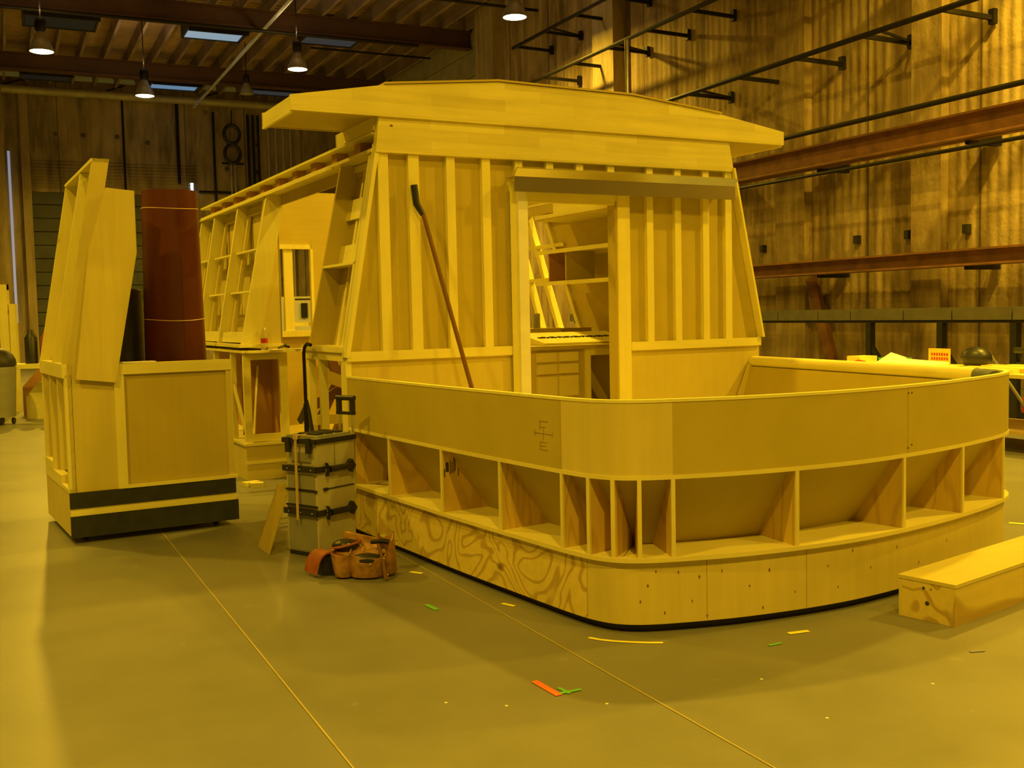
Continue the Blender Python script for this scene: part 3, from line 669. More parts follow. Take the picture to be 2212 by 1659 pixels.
# shelves inside
t = thing('wall_shelf_unit', 'built-in wooden shelves seen through the cabin door, high on the starboard wall', 'shelves', FH, (3.3, 2.0, 1.9))
for z in (2.585, 2.235, 1.905): part('shelf', B(3.18, 3.62, .5, 2.78, z, z + .022), 'pine_y', t)
for z in (2.60, 2.22, 1.885): part('shelf_edging', B(3.16, 3.18, .5, 2.78, z, z + .04), 'pine_y', t)
part('shelf_fascia', B(3.2, 3.22, .5, 2.45, 2.62, 2.80), 'pine_y', t)
part('divider', B(3.2, 3.6, 2.55, 2.57, 1.93, 2.235), 'fir', t); part('divider', B(3.2, 3.55, 2.2, 2.22, 1.93, 2.235), 'luan', t)
# counter with drawers
t = thing('drawer_counter', 'wooden counter with six pale drawer fronts behind the door opening', 'cabinet', FH, (2.7, 1.2, .36))
part('countertop', B(1.55, 3.4, 1.0, 2.4, 1.255, 1.29), 'luan_x', t)
part('carcass', B(2.08, 2.68, 1.04, 1.6, .37, 1.255), 'luan', t)
part('side_panel', B(2.68, 2.74, 1.02, 1.6, .37, 1.255), 'pine_z', t)
part('apron', B(2.74, 3.4, 1.02, 1.04, 1.19, 1.255), 'pine_x', t)
part('back_panel', B(2.74, 3.4, 1.5, 1.52, .37, 1.255), 'luan', t); part('end_post', B(1.6, 1.66, 1.3, 1.36, .37, 1.255), 'pine_z', t)
part('brace', MB().beam((2.85, 1.46, 1.2), (3.3, 1.46, .5), .03, .09), 'pine_z', t)
for r_, (z0, z1) in enumerate(((1.14, 1.235), (1.03, 1.125), (.82, 1.015), (.6, .8))):
    for c_ in (0, 1):
        x0 = 2.165 + c_ * .228; d = MB(); g = .008
        d.hexa([(x0, 1.038, z0), (x0 + .22, 1.038, z0), (x0 + .22, 1.04, z0), (x0, 1.04, z0), (x0, 1.038, z1), (x0 + .22, 1.038, z1), (x0 + .22, 1.04, z1), (x0, 1.04, z1)])
        d.hexa([(x0, 1.038, z0), (x0 + .22, 1.038, z0), (x0 + .22 - g, 1.02, z0 + g), (x0 + g, 1.02, z0 + g), (x0, 1.038, z1), (x0 + .22, 1.038, z1), (x0 + .22 - g, 1.02, z1 - g), (x0 + g, 1.02, z1 - g)])
        part('drawer_front', d, 'drawer', t)
single('upstand_box', MB().box(2.2, 2.92, 1.85, 1.87, 1.292, 1.44).box(2.2, 2.92, 2.2, 2.22, 1.292, 1.44).box(2.9, 3.5, 2.2, 2.22, 1.292, 1.43).box(2.2, 2.92, 1.87, 2.2, 1.42, 1.44), 'luan_x', FH, (2.8, 2.05, 1.292), 'low brown wooden box standing at the back of the counter', 'box')
t = thing('slotted_board', 'pale board with a row of dark slots lying on the counter', 'board', FH, (2.6, 1.3, 1.292))
part('board_face', MB().hexa([(2.35, 1.2, 1.292), (3.35, 1.2, 1.292), (3.35, 1.7, 1.292), (2.35, 1.7, 1.292), (2.35, 1.2, 1.31), (3.35, 1.2, 1.31), (3.35, 1.7, 1.40), (2.35, 1.7, 1.40)]), 'pine_x', t)
mb = MB()
for i in range(20):
    x0 = 2.42 + i * .044; mb.box(x0, x0 + (.02 if i % 3 else .03), 1.42, 1.47, 1.34, 1.362 + .004 * (i % 2))
part('slot_row', mb, 'ink', t)
single('small_tin', MB().lathe([(.001, 0), (.035, 0), (.035, .14), (.03, .15), (.001, .15)], (0, 0, 0)), 'greyplas', FH, (2.72, 2.0, 1.4405), 'small grey jar on the low box beside the inner window', 'jar', off=False)

# ------------- loose things around the cabin
t = thing('push_pole', 'brown wooden pole with a dark taped top leaning on the cabin stud wall', 'pole', FH, (.98, -.42, .40))
part('pole_shaft', MB().tube([(.98, -.42, .42), (.60, -.075, 2.36)], .017, 12), 'dark_wood', t)
part('pole_grip', MB().tube([(.60, -.075, 2.34), (.56, -.055, 2.42), (.545, -.05, 2.56)], [.02, .026, .026], 12), 'black', t, 'black taped grip')

t = thing('hooked_pole', 'dark pole with a curved hook handle and dark blades leaning outside the cabin side', 'tool', FH, (-.09, .72, 0))
part('shaft', MB().tube([(-.08, .60, 1.385), (-.085, .66, 1.395), (-.09, .72, 1.37), (-.09, .75, 1.32), (-.09, .74, .92)], .014, 8), 'darkmetal', t)
part('blade', MB().prism([(-.09, .74, .95), (-.11, .62, .88), (-.10, .58, .72), (-.09, .66, .7)], (.02, 0, 0)), 'black', t)
part('blade', MB().prism([(-.09, .74, .94), (-.11, .93, .78), (-.10, .89, .75), (-.09, .72, .86)], (.02, 0, 0)), 'black', t)
part('lower_shaft', MB().tube([(-.09, .74, .92), (-.09, .73, .01)], .02, 8), 'darkmetal', t)

t = thing('saw_horse', 'dark wooden trestle with crossed boards standing inside the cabin side opening', 'trestle', FH, (.9, 2.3, .36))
for a, b_ in (((.55, 2.1, .36), (.95, 2.2, 1.22)), ((1.1, 2.1, .36), (.75, 2.2, 1.22)), ((.6, 2.9, .36), (1.0, 2.8, 1.2)), ((1.15, 2.9, .36), (.8, 2.8, 1.2))): part('leg', MB().beam(a, b_, .06, .09), 'dark_wood', t)
part('cross_board', MB().beam((.35, 2.05, 1.12), (1.15, 2.05, .8), .02, .11), 'luan', t); part('cross_board', MB().beam((.4, 2.25, .75), (1.1, 2.25, 1.1), .02, .09), 'dark_wood', t)
part('stretcher', MB().beam((.4, 2.0, .66), (1.3, 2.0, .66), .03, .09), 'luan', t); part('top_board', MB().beam((.4, 2.2, 1.24), (1.4, 2.2, 1.24), .1, .05), 'dark_wood', t)
single('bucket', MB().lathe([(.001, 0), (.13, 0), (.16, .3), (.15, .3), (.12, .02), (.001, .02)]), 'paper', FH, (.95, 1.6, .362), 'white bucket on the cabin deck below the side opening', 'bucket', off=False)
single('storage_bin', MB().hexa([(0, 0, 0), (.5, 0, 0), (.5, .4, 0), (0, .4, 0), (-.03, -.03, .3), (.53, -.03, .3), (.53, .43, .3), (-.03, .43, .3)]), 'greyplas', FH, (1.5, 2.45, .362), 'grey bin on the cabin deck behind the trestle', 'bin', off=False)

# on the window bank sill board
t = thing('plastic_bottle', 'clear plastic drink bottle with a red label on the window bank counter', 'bottle', FH, (.26, 3.03, 1.345), off=False)
part('bottle_body', MB().lathe([(.001, 0), (.032, 0), (.035, .02), (.033, .06), (.035, .12), (.034, .15), (.014, .19), (.013, .21), (.001, .211)]), 'clear', t)
part('bottle_label', MB().lathe([(.0358, .07), (.0358, .115)]), 'redp', t); part('bottle_cap', MB().lathe([(.015, .2), (.015, .22), (.001, .222)]), 'paper', t)
o = t; o.location = FH.w(.2, 2.99, 1.285)
P('counter_ledge', B(.02, .72, 2.9, 3.06, 1.262, 1.285), 'pine_x')
for i, (x, y, rz, c_) in enumerate(((.3, 2.93, .3, 'paper'), (.48, 2.95, -.2, 'paper'), (.62, 2.97, .1, 'paper'))):
    single('paper_sheet', MB().box(-.07, .07, -.05, .05, 0, .006), c_, FH, (x, y, 1.286 + .0), ('leftmost', 'middle', 'rightmost')[i] + ' of three paper sheets on the window bank counter', 'paper', 'papers on the window bank counter', off=False, rz=rz)
single('hand_clamp', MB().tube([(-.06, 0, .012), (0, .02, .03), (.05, -.01, .015)], .012, 8).tube([(0, .02, .03), (.03, .04, .045)], .01, 8), 'black', FH, (.38, 2.92, 1.293), 'small black hand tool on the papers beside the plastic bottle', 'tool', off=False)
for i, (x, y, l_, rz) in enumerate(((-.05, 2.72, .16, .3), (-.02, 2.62, .12, -.2))):
    single('wood_offcut', MB().box(-l_ / 2, l_ / 2, -.04, .04, 0, .04), 'pine_x', FH, (x, y, .0), ('larger' if i == 0 else 'smaller') + ' pale wood offcut on the floor by the window bank base', 'wood block', 'wood offcuts on the floor', off=False, rz=rz)
# electrical panels far behind, seen through the bulkhead window
for i, (x, w) in enumerate(((-4.62, .52), (-3.95, .62))):
    t = thing('electrical_panel', ('left' if i == 0 else 'right') + ' pale switch cabinet seen through the forward window', 'electrical panel', FW, (x, 20.5, 0), 'switch cabinets', off=False)
    part('cabinet_body', B(-w / 2, w / 2, 0, .4, .3, 2.0), 'white', t)
    for z in (1.75, 1.05, .6):
        part('switch_handle', B(-.06, .06, -.05, 0, z - .16, z + .12), 'black', t)
    part('seam', B(-w / 2, w / 2, -.004, 0, 1.32, 1.34), 'greymetal', t)
    part('caption_strip', B(-.18, .18, -.005, 0, 1.93, 1.96), 'ink', t)
    part('rating_plate', B(.13, .22, -.006, 0, 1.62, 1.75), 'greymetal', t)
    part('cabinet_foot', B(-w / 2, w / 2, .05, .35, 0, .3), 'darkmetal', t)
single('pipe_run', MB().tube([(-5.4, 24, 0), (-5.4, 24, 3.2), (-5.3, 24.05, 3.3), (-3.0, 25.2, 3.3), (-2.9, 25.25, 3.2), (-2.9, 25.25, 0)], .09, 10), 'duct', FW, (-5.4, 24, 0), 'pale pipe frame standing behind the switch cabinets', 'pipe')

# ================================================================== LOOSE CABIN SECTION (left)
pod = thing('cabin_section', 'loose unpainted cabin corner section with black painted base bands', 'set piece', FP, (.6, .5, 0))
def Q(name, mb, mat, parent=None, label=None): return part(name, mb, mat, parent or pod, label)
Q('front_panel', B(.02, .36, 0, .014, .37, 1.3), 'luan_pale'); Q('front_panel', B(.38, 1.19, .005, .02, .37, 1.24), 'luan')
Q('front_batten', B(.335, .405, -.016, .01, .37, 1.29), 'pine_z'); Q('top_cap', B(.38, 1.2, -.02, .06, 1.21, 1.29), 'pine_x')
Q('end_stile', B(1.155, 1.2, -.012, .02, .37, 1.21), 'luan_pale'); Q('bottom_bead', B(.40, 1.22, -.025, .0, .37, .395), 'pine_x')
Q('base_box', MB().box(0, 1.2, 0, 1.17, .05, .37), 'ply')
Q('black_band', B(-.003, 1.203, -.02, 0, .255, .37), 'blackpaint', label='black painted upper band'); Q('black_band', B(-.003, 1.215, -.03, 0, .045, .20), 'blackpaint', label='black painted lower band')
Q('bare_band', B(0, 1.2, -.012, 0, .20, .255), 'pine_x')
mb = MB()
for (x, y) in ((.12, .15), (1.08, .15), (.12, 1.0), (1.08, 1.0)): mb.tube([(x - .02, y, .03), (x + .02, y, .03)], .03, 12)
Q('caster', mb, 'black')
for y0, y1, zb in ((0, .05, .37), (.34, .38, .50), (.72, .76, .44), (1.1, 1.17, .37)): Q('side_post', B(0, .05, y0, y1, zb, 1.22), 'pine_z')
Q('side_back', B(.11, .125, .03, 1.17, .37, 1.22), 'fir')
Q('side_step', B(-.004, .06, 0, .34, .37, .40), 'pine_y'); Q('side_step', B(-.004, .06, .34, .76, .37, .46), 'pine_y'); Q('side_step', B(-.004, .06, .76, 1.17, .37, .52), 'pine_y')
Q('side_rail', B(-.012, .06, 0, 1.17, 1.2, 1.30), 'pine_y')
Q('right_side', B(1.17, 1.19, .02, 1.1, .37, 1.24), 'luan'); Q('back_board', B(.1, 1.19, 1.14, 1.16, .37, 1.15), 'luan_x'); Q('inner_floor', B(.1, 1.19, .02, 1.16, .37, .385), 'ply')
def pl(z): return .27 * (z - 1.3) / 1.47
def plean(y0, y1, z0, z1, xo, w):
    return MB().hexa([(pl(z0) + xo, y0, z0), (pl(z0) + xo + w, y0, z0), (pl(z0) + xo + w, y1, z0), (pl(z0) + xo, y1, z0), (pl(z1) + xo, y0, z1), (pl(z1) + xo + w, y0, z1), (pl(z1) + xo + w, y1, z1), (pl(z1) + xo, y1, z1)])
Q('front_upright', plean(.0, .03, 1.30, 2.77, -.01, .115), 'luan_pale')
for y in (.36, .38): pass
Q('leaning_stud', plean(.46, .49, 1.30, 2.72, -.01, .1), 'pine_z'); Q('leaning_stud', plean(1.12, 1.15, 1.30, 2.70, -.01, .1), 'pine_z')
Q('leaning_back', plean(.02, 1.14, 1.30, 2.70, .09, .012), 'luan')
Q('leaning_top', MB().hexa([(.25, 0, 2.745), (.37, 0, 2.745), (.36, 1.15, 2.69), (.24, 1.15, 2.69), (.25, 0, 2.77), (.37, 0, 2.77), (.36, 1.15, 2.71), (.24, 1.15, 2.71)]), 'pine_y')
Q('foot_block', B(.0, .1, .005, .04, 1.29, 1.33), 'pine_x')
single('leaning_plank', MB().prism([(.075, -.045, 1.19), (.345, -.045, 1.155), (.535, -.02, 2.10), (.54, -.0, 2.55), (.34, -.0, 2.565), (.2, -.02, 2.1)], (-.003, .018, 0)), 'ply', FP, (.22, -.04, 1.16), 'wide plywood plank with an angled edge leaning against the loose section', 'plank')
t = thing('red_form_tube', 'tall dark red cardboard tube bound with twine standing in the loose section', 'tube', FP, (.93, .58, .386), off=False)
part('tube_body', MB().lathe([(.215, 0), (.23, 0), (.236, .9), (.218, 2.0), (.214, 2.235), (.205, 2.235), (.205, .02), (.001, .02)], n=40), 'red', t)
part('tube_seam', MB().tube([(.02, -.234, .02), (.02, -.2345, .9), (.02, -.217, 2.0), (.02, -.2125, 2.23)], .003, 6), 'red', t)
for z, r_ in ((2.09, .2175), (1.215, .232)): part('twine_band', MB().tube([(r_ * math.cos(a * PI / 24), r_ * math.sin(a * PI / 24), z + .008 * math.cos(a * PI / 12)) for a in range(49)], .003, 6, False), 'wire', t)
t = single('black_drum', MB().lathe([(.001, 0), (.2, 0), (.2, 1.46), (.185, 1.47), (.185, .05), (.001, .05)], n=36), 'drum', FP, (.55, .9, .386), 'black cylindrical drum standing behind the red tube', 'drum', off=False)
single('paper_pad', MB().box(-.12, .12, -.05, .05, 0, .008), 'paper', FP, (.52, .03, 1.291), 'white paper pad on the top edge of the loose section', 'paper', off=False, rz=.05)

# ================================================================== TOOL TOWER
t = thing('rolling_tool_tower', 'stacked rolling toolbox with black handles and telescopic grip beside the hull', 'toolbox', FT, (0, 0, 0))
L, D = .34, .30
def T_(name, mb, mat, parent=None, label=None): return part(name, mb, mat, parent or t, label)
bt = T_('bottom_module', B(.0, L, .0, D, .03, .29), 'cream'); T_('module_front', MB().box(.01, .02, .02, D - .02, .05, .27).box(-.006, 0, .015, D - .015, .04, .28), 'greyplas', bt)
mt = T_('middle_module', B(.0, L, .0, D, .30, .585), 'cream')
T_('drawer', B(-.008, 0, .02, D - .02, .35, .44), 'greyplas', mt); T_('drawer', B(-.008, 0, .02, D - .02, .455, .55), 'greyplas', mt)
T_('drawer_lip', B(-.014, 0, .0, D, .335, .348), 'black', mt); T_('drawer_lip', B(-.014, 0, .0, D, .44, .452), 'black', mt)
T_('side_lever', MB().tube([(.05, -.006, .455), (L - .01, -.006, .455)], .004, 6).tube([(.05, -.01, .455), (.08, -.01, .455)], .011, 8), 'black', mt)
tp = T_('top_module', MB().hexa([(.012, .005, .60), (L, .005, .60), (L, D, .60), (.012, D, .60), (-.002, -.002, .765), (L + .002, -.002, .765), (L + .002, D, .765), (-.002, D, .765)]), 'cream')
T_('caption_panel', B(-.004, .004, .06, D - .05, .64, .70), 'greyplas', tp)
T_('side_groove', B(.16, .165, -.003, .004, .61, .76), 'greyplas', tp)
lid = T_('lid', MB().box(-.02, L + .01, -.014, D + .01, .765, .80).box(.0, L - .01, .01, D - .01, .80, .812), 'greyplas')
T_('lid_rim', MB().box(-.024, L + .013, -.018, -.01, .762, .795).box(-.024, -.016, -.018, D + .012, .762, .795), 'black', lid)
T_('lid_tray', MB().box(.06, .12, .06, .24, .812, .822).box(.15, .21, .06, .24, .812, .822).box(.24, .30, .06, .24, .812, .822), 'blackpaint', lid)
for y in (.03, D - .07): T_('latch', B(-.034, -.012, y, y + .04, .70, .80), 'black', lid)
for z in (.575, .285):
    T_('front_bar', MB().box(-.028, .01, -.012, D + .01, z - .004, z + .035).box(-.02, .06, -.018, -.006, z - .004, z + .035), 'black')
    h = T_('side_handle', MB().tube([(.085, -.035, z + .014), (L - .05, -.035, z + .014)], .022, 12), 'black')
    T_('handle_bracket', MB().prism([(.055, -.05, z - .032), (.07, -.055, z + .015), (.055, -.05, z + .06), (.095, -.02, z + .02)], (.012, .045, 0)), 'black', h)
    T_('handle_bracket', MB().prism([(L - .06, -.05, z - .03), (L - .03, -.055, z + .015), (L - .06, -.05, z + .06), (L - .085, -.02, z + .02)], (.012, .045, 0)), 'black', h)
    for y in (.03, .14, .26): T_('rivet', MB().ellipsoid((-.029, y, z + .015), (.004, .006, .006), 8, 6), 'chrome', h)
T_('strap', MB().box(-.04, -.034, .15, .17, .25, .80).box(-.04, L * .25, .15, .17, .813, .818).box(-.045, -.03, .145, .175, .79, .82), 'tan', label='pale vertical strap')
T_('axle_foot', B(.0, L, .01, D - .01, .0, .03), 'black')
for y in (.07, .20): T_('telescopic_pole', MB().tube([(L + .022, y - .05, .35), (L + .022, y - .05, .98)], .010, 10), 'alu')
g = T_('pull_handle', MB().tube([(L + .022, .0, 1.04), (L + .022, .17, 1.04)], .018, 12), 'black')
T_('grip_arm', MB().box(L + .008, L + .036, .005, .035, .93, 1.03).box(L + .008, L + .036, .135, .165, .93, 1.03).box(L + .01, L + .034, .0, .17, .925, .945), 'black', g)
T_('wheel', MB().tube([(L - .02, .0, .06), (L - .02, -.025, .06)], .0, 6) if False else MB().tube([(L + .01, .28, .06), (L + .01, .31, .06)], .06, 20), 'rubber')
single('leaning_sheet', MB().prism([(-.12, .36, .0), (.03, .66, .0), (.14, .55, .44), (.06, .33, .46)], (.006, .012, 0)), 'luan', FT, (0, .5, 0), 'thin brown board leaning behind the rolling toolbox', 'board')

# ---- tool belt
tb = thing('tool_belt', 'tan leather tool belt with dark pockets heaped on the floor before the toolbox', 'tool belt', FW, (-1.0, 6.5, 0), off=False)
def U(name, mb, mat, parent=None, label=None): return part(name, mb, mat, parent or tb, label)
def pouch(cx, cy, w, d, h, tilt=0, n=20, flare=1.25, sq=.7):
    """a leather tub: squarish cross-section lofted up, open at the top with an inner wall"""
    m_ = MB(); vs = []; fs = []
    lv = [(0, .55), (.06, .85), (.35, 1.0), (.7, 1.08), (1.0, flare * .92), (1.0, flare * .86), (.7, .98), (.3, .86)]
    for i, (t_, s) in enumerate(lv):
        for k in range(n):
            a = 2 * PI * k / n; ca, sa = math.cos(a), math.sin(a)
            x = w / 2 * s * math.copysign(abs(ca) ** sq, ca); y = d / 2 * s * math.copysign(abs(sa) ** sq, sa)
            vs.append((cx + x + tilt * t_ + .006 * math.sin(3 * a + i), cy + y, h * t_ * (1 + .10 * math.sin(a * 2 + 1)) + .004))
        if i: fs += [((i - 1) * n + k, (i - 1) * n + (k + 1) % n, i * n + (k + 1) % n, i * n + k) for k in range(n)]
    fs.append(tuple(range(n))[::-1]); fs.append(tuple(range((len(lv) - 1) * n, len(lv) * n)))
    return m_.add(vs, fs, True)
U('small_pouch', pouch(-.05, -.05, .12, .13, .16, -.02), 'leather')
pk = U('large_pouch', pouch(.09, -.06, .21, .16, .145, .01), 'leather')
U('pocket_shade', MB().ellipsoid((.10, -.10, .125), (.10, .055, .035)), 'black', pk, 'pocket opening with its inner shade painted black')  # black fill paints the shade inside the pouch
U('pouch_flap', MB().prism([(-.11, -.03, .15), (.0, -.09, .12), (.21, -.11, .16), (.17, .04, .20), (.02, .06, .19)], (0, 0, .012)), 'leather')
U('back_panel', MB().hexa([(-.12, .05, .02), (.26, .0, .02), (.27, .03, .02), (-.1, .08, .02), (-.07, .06, .26), (.14, .03, .22), (.15, .05, .22), (-.05, .09, .26)]), 'leather')
U('side_pouch', pouch(.22, -.0, .09, .14, .24, -.02), 'leather')
tr = U('upper_pocket', MB().ellipsoid((-.05, .0, .19), (.085, .06, .04)), 'black', None, 'shiny dark pocket')
U('pocket_rim', MB().tube([(-.05 + .09 * math.cos(a * PI / 10), .0 + .065 * math.sin(a * PI / 10), .195 + .02 * math.cos(a * PI / 10)) for a in range(21)], .008, 8, False), 'redleather', tr)
bl = []
for a in range(17):
    th = PI * (.02 + 1.06 * a / 16); bl.append((-.14 - .115 * math.cos(th), -.02 + .05 * a / 16, .018 + .145 * math.sin(th) * (1 + .12 * math.sin(2.2 * th)), math.cos(th), math.sin(th)))
mb = MB(); vs = []; fs = []
for i, p in enumerate(bl):
    z = max(p[2], .006); zi = max(.003, p[2] - .010 * p[4])
    vs += [(p[0] + .03, p[1] - .06, z), (p[0] - .06, p[1] + .05, z), (p[0] - .06 + .01 * p[3], p[1] + .05, zi), (p[0] + .03 + .01 * p[3], p[1] - .06, zi)]
    if i: k = 4 * i; fs += [(k - 4 + c_, k - 4 + (c_ + 1) % 4, k + (c_ + 1) % 4, k + c_) for c_ in range(4)]
mb.add(vs, fs, True); U('belt_strap', mb, 'redleather', label='red-brown curled belt strap')
for x, y, z in ((.20, -.13, .13), (-.08, -.06, .22), (-.12, -.05, .17), (.22, -.13, .03), (.12, -.145, .10), (-.02, -.055, .205)): U('rivet', MB().ellipsoid((x, y, z), (.009, .006, .009), 10, 8), 'chrome')
U('loop_shade', MB().prism([(-.235 + .03, -.0, .005), (-.04, -.0, .005), (-.05, -.0, .09), (-.12, -.0, .14), (-.18, -.0, .11)], (-.03, .03, 0)), 'black')  # black sheet added as the dark inside of the belt loop
t2 = thing('hammer', 'wooden handled hammer hanging from the tool belt', 'hammer', FW, (-.80, 6.36, 0), off=False)
part('hammer_handle', MB().tube([(.015, -.02, .012), (0, .0, .10), (-.035, .045, .22)], [.014, .012, .010], 10), 'dark_wood', t2)
part('hammer_head', MB().tube([(-.08, .05, .225), (-.0, .04, .232), (.03, .035, .225)], [.012, .015, .017], 10), 'darkmetal', t2)

# ================================================================== STEP BOX (right)
ang = math.degrees(math.atan2(.44, .55))
FS = Fr((2.17, 5.18), ang)
t = thing('step_box', 'low plywood step box on the floor at the right of the hull', 'step box', FS, (.5, .13, 0))
part('box_side', B(0, 1.5, 0, .018, 0, .195), 'knotty', t); part('box_end', B(0, .018, .018, .29, 0, .195), 'knotty', t)
part('box_side', B(0, 1.5, .29, .308, 0, .195), 'ply', t); part('box_end', B(1.482, 1.5, .018, .29, 0, .195), 'ply', t)
part('box_lid', B(-.004, 1.504, -.004, .312, .195, .213), 'ply_x', t)
part('screw_hole', MB().tube([(-.001, .17, .165), (.002, .17, .165)], .008, 10).tube([(-.001, .13, .165), (.002, .13, .165)], .004, 8).tube([(-.001, .15, .09), (.002, .15, .09)], .012, 10), 'ink', t)

# ================================================================== FLOOR MARKS
def tape(a, b_, w, mat, label, cat='tape mark'):
    c_ = ((a[0] + b_[0]) / 2, (a[1] + b_[1]) / 2, .002)
    single('floor_tape', strip(a, b_, w, .003, .0015), mat, FW, c_, label, cat)
tape((.07, 4.53), (.17, 4.35), .032, 'orange', 'orange tape strip on the open floor in front of the hull')
single('floor_tape', MB().beam((.17, 4.44, .0035), (.215, 4.37, .0035), .018, .0015).beam((.175, 4.372, .0038), (.265, 4.415, .0038), .02, .0015), 'gtape', FW, (.2, 4.4, .003), 'green tape cross touching the orange strip', 'tape mark')
arc = [(.35, 5.13), (.40, 5.095), (.47, 5.065), (.55, 5.045), (.63, 5.03), (.70, 5.025)]
mb = MB()
for a, b_ in zip(arc[:-1], arc[1:]): mb.beam((a[0], a[1], .003), (b_[0], b_[1], .003), .022, .0015)
single('floor_tape', mb, 'ytape', FW, (.52, 5.06, .003), 'curved yellow tape line following the rounded hull corner', 'tape mark')
tape((1.33, 5.13), (1.44, 5.165), .03, 'ytape', 'short yellow tape strip under the middle of the transom')
tape((1.19, 4.95), (1.26, 4.985), .018, 'gtape', 'faded green tape scrap beside the short yellow strip')
tape((-.50, 5.79), (-.43, 5.68), .03, 'gtape', 'green tape strip near the tool belt side of the hull')
tape((-.08, 5.78), (-.01, 5.72), .025, 'ytape', 'small yellow tape strip below the knotty hull panel')
tape((2.08, 4.80), (2.15, 4.81), .018, 'btape', 'violet tape scrap in front of the step box')
tape((3.59, 7.65), (3.75, 7.55), .04, 'ytape', 'yellow tape strip behind the hull at the right edge of the picture')
tape((-2.55, 10.2), (-2.42, 10.1), .05, 'orange', 'orange tape scrap by the window bank base')
tape((-.66, 6.55), (-.58, 6.5), .03, 'ytape', 'worn yellow tape scrap between tool belt and hull')
for i, (x, y) in enumerate(((1.98, 3.98), (1.2, 4.05), (-.05, 4.25), (.36, 4.25), (1.05, 4.5), (1.75, 4.4), (-.3, 4.3))):
    o = single('paint_fleck', MB().lathe([(.001, .0), (.007 if i else .014, .0), (.006, .0012), (.001, .0014)], n=9), 'white', FW, (x, y, .0005), 'tiny white paint fleck on the concrete floor' if i else 'largest white paint fleck on the floor at the lower right', 'paint fleck', 'paint flecks' if i else None, off=False)

# ================================================================== RIGHT BACKGROUND TABLE
t = thing('work_table', 'long work table covered with papers and offcuts against the right wall', 'table', FR, (10.2, 9.2, 0))
part('tabletop', B(9.6, 10.8, 7.4, 10.95, .80, .84), 'ply_x', t)
for x, y in ((9.7, 7.5), (10.7, 7.5), (9.7, 10.8), (10.7, 10.8), (10.7, 9.2), (9.7, 9.2)): part('leg', B(x - .04, x + .04, y - .04, y + .04, 0, .80), 'darkmetal', t)
part('lower_shelf', B(9.65, 10.75, 7.45, 10.9, .2, .23), 'tan', t)
rr = random.Random(5)
def ont(name, mb, mat, x, y, label, cat, rz=0, z=.841, group=None): return single(name, mb, mat, FR, (x, y, z), label, cat, group, off=False, rz=rz)
for i, (x, y, w, d, h, c_, lab) in enumerate(((9.9, 9.55, .55, .75, .02, 'paper', 'large white drawing sheet on the work table'), (10.2, 10.12, .35, .22, .03, 'paper', 'white paper stack left of the large drawing sheet'))):
    ont('drawing_sheet', MB().hexa([(-w / 2, -d / 2, 0), (w / 2, -d / 2, 0), (w / 2, d / 2, 0), (-w / 2, d / 2, 0), (-w / 2, -d / 2, h), (w / 2, -d / 2, h * 3), (w / 2, d / 2, h * 5), (-w / 2, d / 2, h)]), c_, x, y, lab, 'paper', .2)
ont('cardboard_box', MB().box(-.15, .15, -.12, .12, 0, .09), 'pine_x', 10.35, 10.78, 'small tan box at the left end of the work table', 'box')
ont('offcut_board', MB().box(-.1, .1, -.3, .3, 0, .04), 'pine_x', 9.9, 10.6, 'flat pale board in front of the small tan box', 'board', .1)
ont('red_tool', MB().tube([(-.1, 0, .03), (.02, .05, .05), (.1, 0, .03)], .03, 8), 'redp', 9.75, 10.2, 'red hand tool among the papers on the work table', 'tool')
ont('green_tray', MB().hexa([(-.1, -.15, 0), (.1, -.15, 0), (.1, .15, 0), (-.1, .15, 0), (-.12, -.18, .07), (.12, -.18, .07), (.12, .18, .07), (-.12, .18, .07)]), 'greenp', 10.55, 10.4, 'green plastic tray on the work table', 'tray')
c_ = thing('notice_card', 'yellow card with red lettering propped up on the work table', 'card', FR, (10.65, 9.75, .841), off=False)
part('card_face', B(-.01, .0, -.17, .17, 0, .2), 'yellowcard', c_)
mb = MB()
for r_ in range(2):
    for k in range(7): mb.box(-.013, -.01, -.14 + k * .04, -.115 + k * .04, .055 + r_ * .055, .09 + r_ * .055)
part('red_lettering', mb, 'redp', c_)
for i in range(7):
    w = rr.uniform(.5, .9); ont('timber_offcut', MB().box(-.05, .05, -w / 2, w / 2, 0, .045), ('pine_x', 'luan_x', 'ply')[i % 3], 9.72 + .13 * i, 8.25 + .04 * (i % 3), 'timber offcut in the loose row at the right end of the work table', 'wood offcut', rr.uniform(-.03, .03), group='offcuts on the work table')
ont('tool_bag', MB().ellipsoid((0, 0, .1), (.16, .2, .14), 16, 10, -.7), 'black', 10.6, 9.15, 'black lumpy tool bag at the back of the work table', 'bag')
ont('cordless_drill', MB().tube([(0, -.12, .2), (0, .1, .2)], .035, 10).beam((0, -.05, .18), (0, -.02, .05), .05, .06).box(-.04, .04, -.07, .05, 0, .06), 'black', 10.72, 8.6, 'black cordless drill standing on the work table', 'drill')
# hand truck
t = thing('hand_truck', 'hand truck with black wheels and red frame parked under the table at right', 'hand truck', FW, (6.32, 13.0, 0), off=False)
for dx in (0, .35): part('wheel', MB().tube([(dx, 0, .16), (dx + .07, .02, .16)], .16, 24), 'rubber', t)
part('red_frame', MB().box(-.03, .3, .02, .12, .24, .42), 'redp', t); part('bar', MB().tube([(0, .05, .3), (-.45, .1, 1.0)], .02, 8), 'greymetal', t)
part('toe_plate', B(-.1, .5, -.25, -.02, .0, .015), 'greymetal', t)

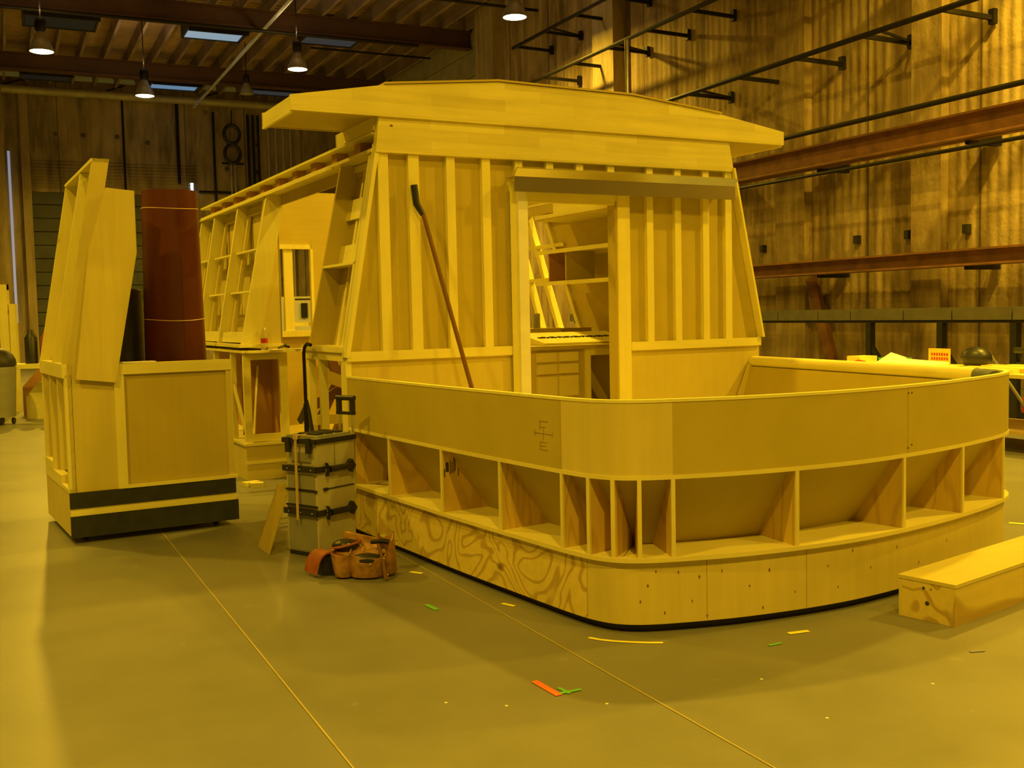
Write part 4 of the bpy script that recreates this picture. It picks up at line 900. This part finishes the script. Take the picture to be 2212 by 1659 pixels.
# ================================================================== LEFT BACKGROUND
t = thing('window_set_frame', 'yellow wooden window set frame with dark green panes at far left', 'window frame', FW, (-9.3, 19.2, 0), off=False)
for x in (-.95, .18): part('post', B(x - .08, x + .08, 0, .1, 0, 2.3), 'pine_z', t)
part('outer_post', B(.27, .38, .02, .12, .0, 1.95), 'pine_z', t)
for z0, z1 in ((2.2, 2.3), (1.78, 1.84), (.92, .99), (.55, .62), (0, .1)): part('rail', B(-1.0, .26, .01, .09, z0, z1), 'pine_x', t)
part('upper_panel', B(-.9, .12, .06, .08, 1.84, 2.2), 'luan_x', t)
for z0, z1 in ((.99, 1.78), (.62, .92)): part('pane', B(-.9, .12, .05, .06, z0, z1), 'glass', t)
part('lower_panel', B(-.9, .12, .05, .07, .1, .55), 'ply_x', t)
t = thing('side_table', 'narrow pale bench beside the loose section at far left', 'table', FW, (-7.9, 17.6, 0), off=False)
part('bench_top', B(-.75, .6, -.3, .3, .86, .93), 'pine_x', t)
for x in (-.7, .5): part('leg', B(x, x + .07, -.2, -.13, 0, .86), 'darkmetal', t)
single('angled_crate', MB().prism([(0, 0, 0), (1.0, 0, 0), (1.0, 0, .62), (.22, 0, .62), (0, 0, .38)], (.1, .6, 0)), 'pine_x', FW, (-8.1, 17.7, 0), 'pale crate with a cut corner under the bench at far left', 'crate', off=False)
single('brown_crate', MB().prism([(0, 0, 0), (.6, 0, 0), (.6, 0, .8), (.28, 0, .8), (0, 0, .5)], (.1, .3, 0)), 'fir', FW, (-8.45, 18.35, 0), 'brown crate behind the pale cut-corner crate', 'crate', off=False)
for i in range(3): single('gas_bottle', MB().lathe([(.001, 0), (.10, 0), (.1, .42), (.05, .5), (.03, .56), (.001, .56)]), ('black', 'redleather', 'darkmetal')[i], FW, (-7.95 + .26 * i, 17.65, .931), ('black', 'red-brown', 'dark metal')[i] + ' cylinder standing on the bench at far left', 'cylinder', off=False)
t = thing('wheeled_bin', 'dark grey bin on casters at the left edge of the picture', 'bin', FW, (-8.15, 16.9, 0), off=False)
part('bin_body', MB().lathe([(.001, .12), (.22, .12), (.26, .9), (.24, .92), (.001, .92)]), 'greyplas', t)
part('bin_lid', MB().ellipsoid((0, 0, .95), (.27, .27, .27), 20, 10, -.1), 'drum', t)
for a in range(4): part('caster', MB().tube([(.17 * math.cos(a * PI / 2 + .4), .17 * math.sin(a * PI / 2 + .4), .05), (.17 * math.cos(a * PI / 2 + .4) + .03, .17 * math.sin(a * PI / 2 + .4), .05)], .05, 14), 'black', t)

# ================================================================== CAMERA AND WORLD
F = 2300.; roll = math.radians(1.2); pitch = math.atan((829.5 - 676.) / F)
fwd = Vector((0, math.cos(pitch), -math.sin(pitch))); r0 = Vector((1, 0, 0)); u0 = r0.cross(fwd)
right = math.cos(roll) * r0 - math.sin(roll) * u0; up = math.sin(roll) * r0 + math.cos(roll) * u0
from mathutils import Matrix
cam = bpy.data.cameras.new('camera'); co = bpy.data.objects.new('camera', cam); COL.objects.link(co)
cam.sensor_width = 36; cam.lens = F / 2212 * 36; cam.clip_end = 200
co.matrix_world = Matrix(((right.x, up.x, -fwd.x, 0), (right.y, up.y, -fwd.y, 0), (right.z, up.z, -fwd.z, 1.6), (0, 0, 0, 1)))
scene.camera = co
wd = bpy.data.worlds.new('world'); scene.world = wd; wd.use_nodes = True
wd.node_tree.nodes['Background'].inputs[0].default_value = (.5, .36, .05, 1); wd.node_tree.nodes['Background'].inputs[1].default_value = .1
scene.view_settings.view_transform = 'Standard'; scene.view_settings.look = 'None'; scene.view_settings.gamma = 1; scene.view_settings.exposure = 0
scene.view_settings.use_curve_mapping = False
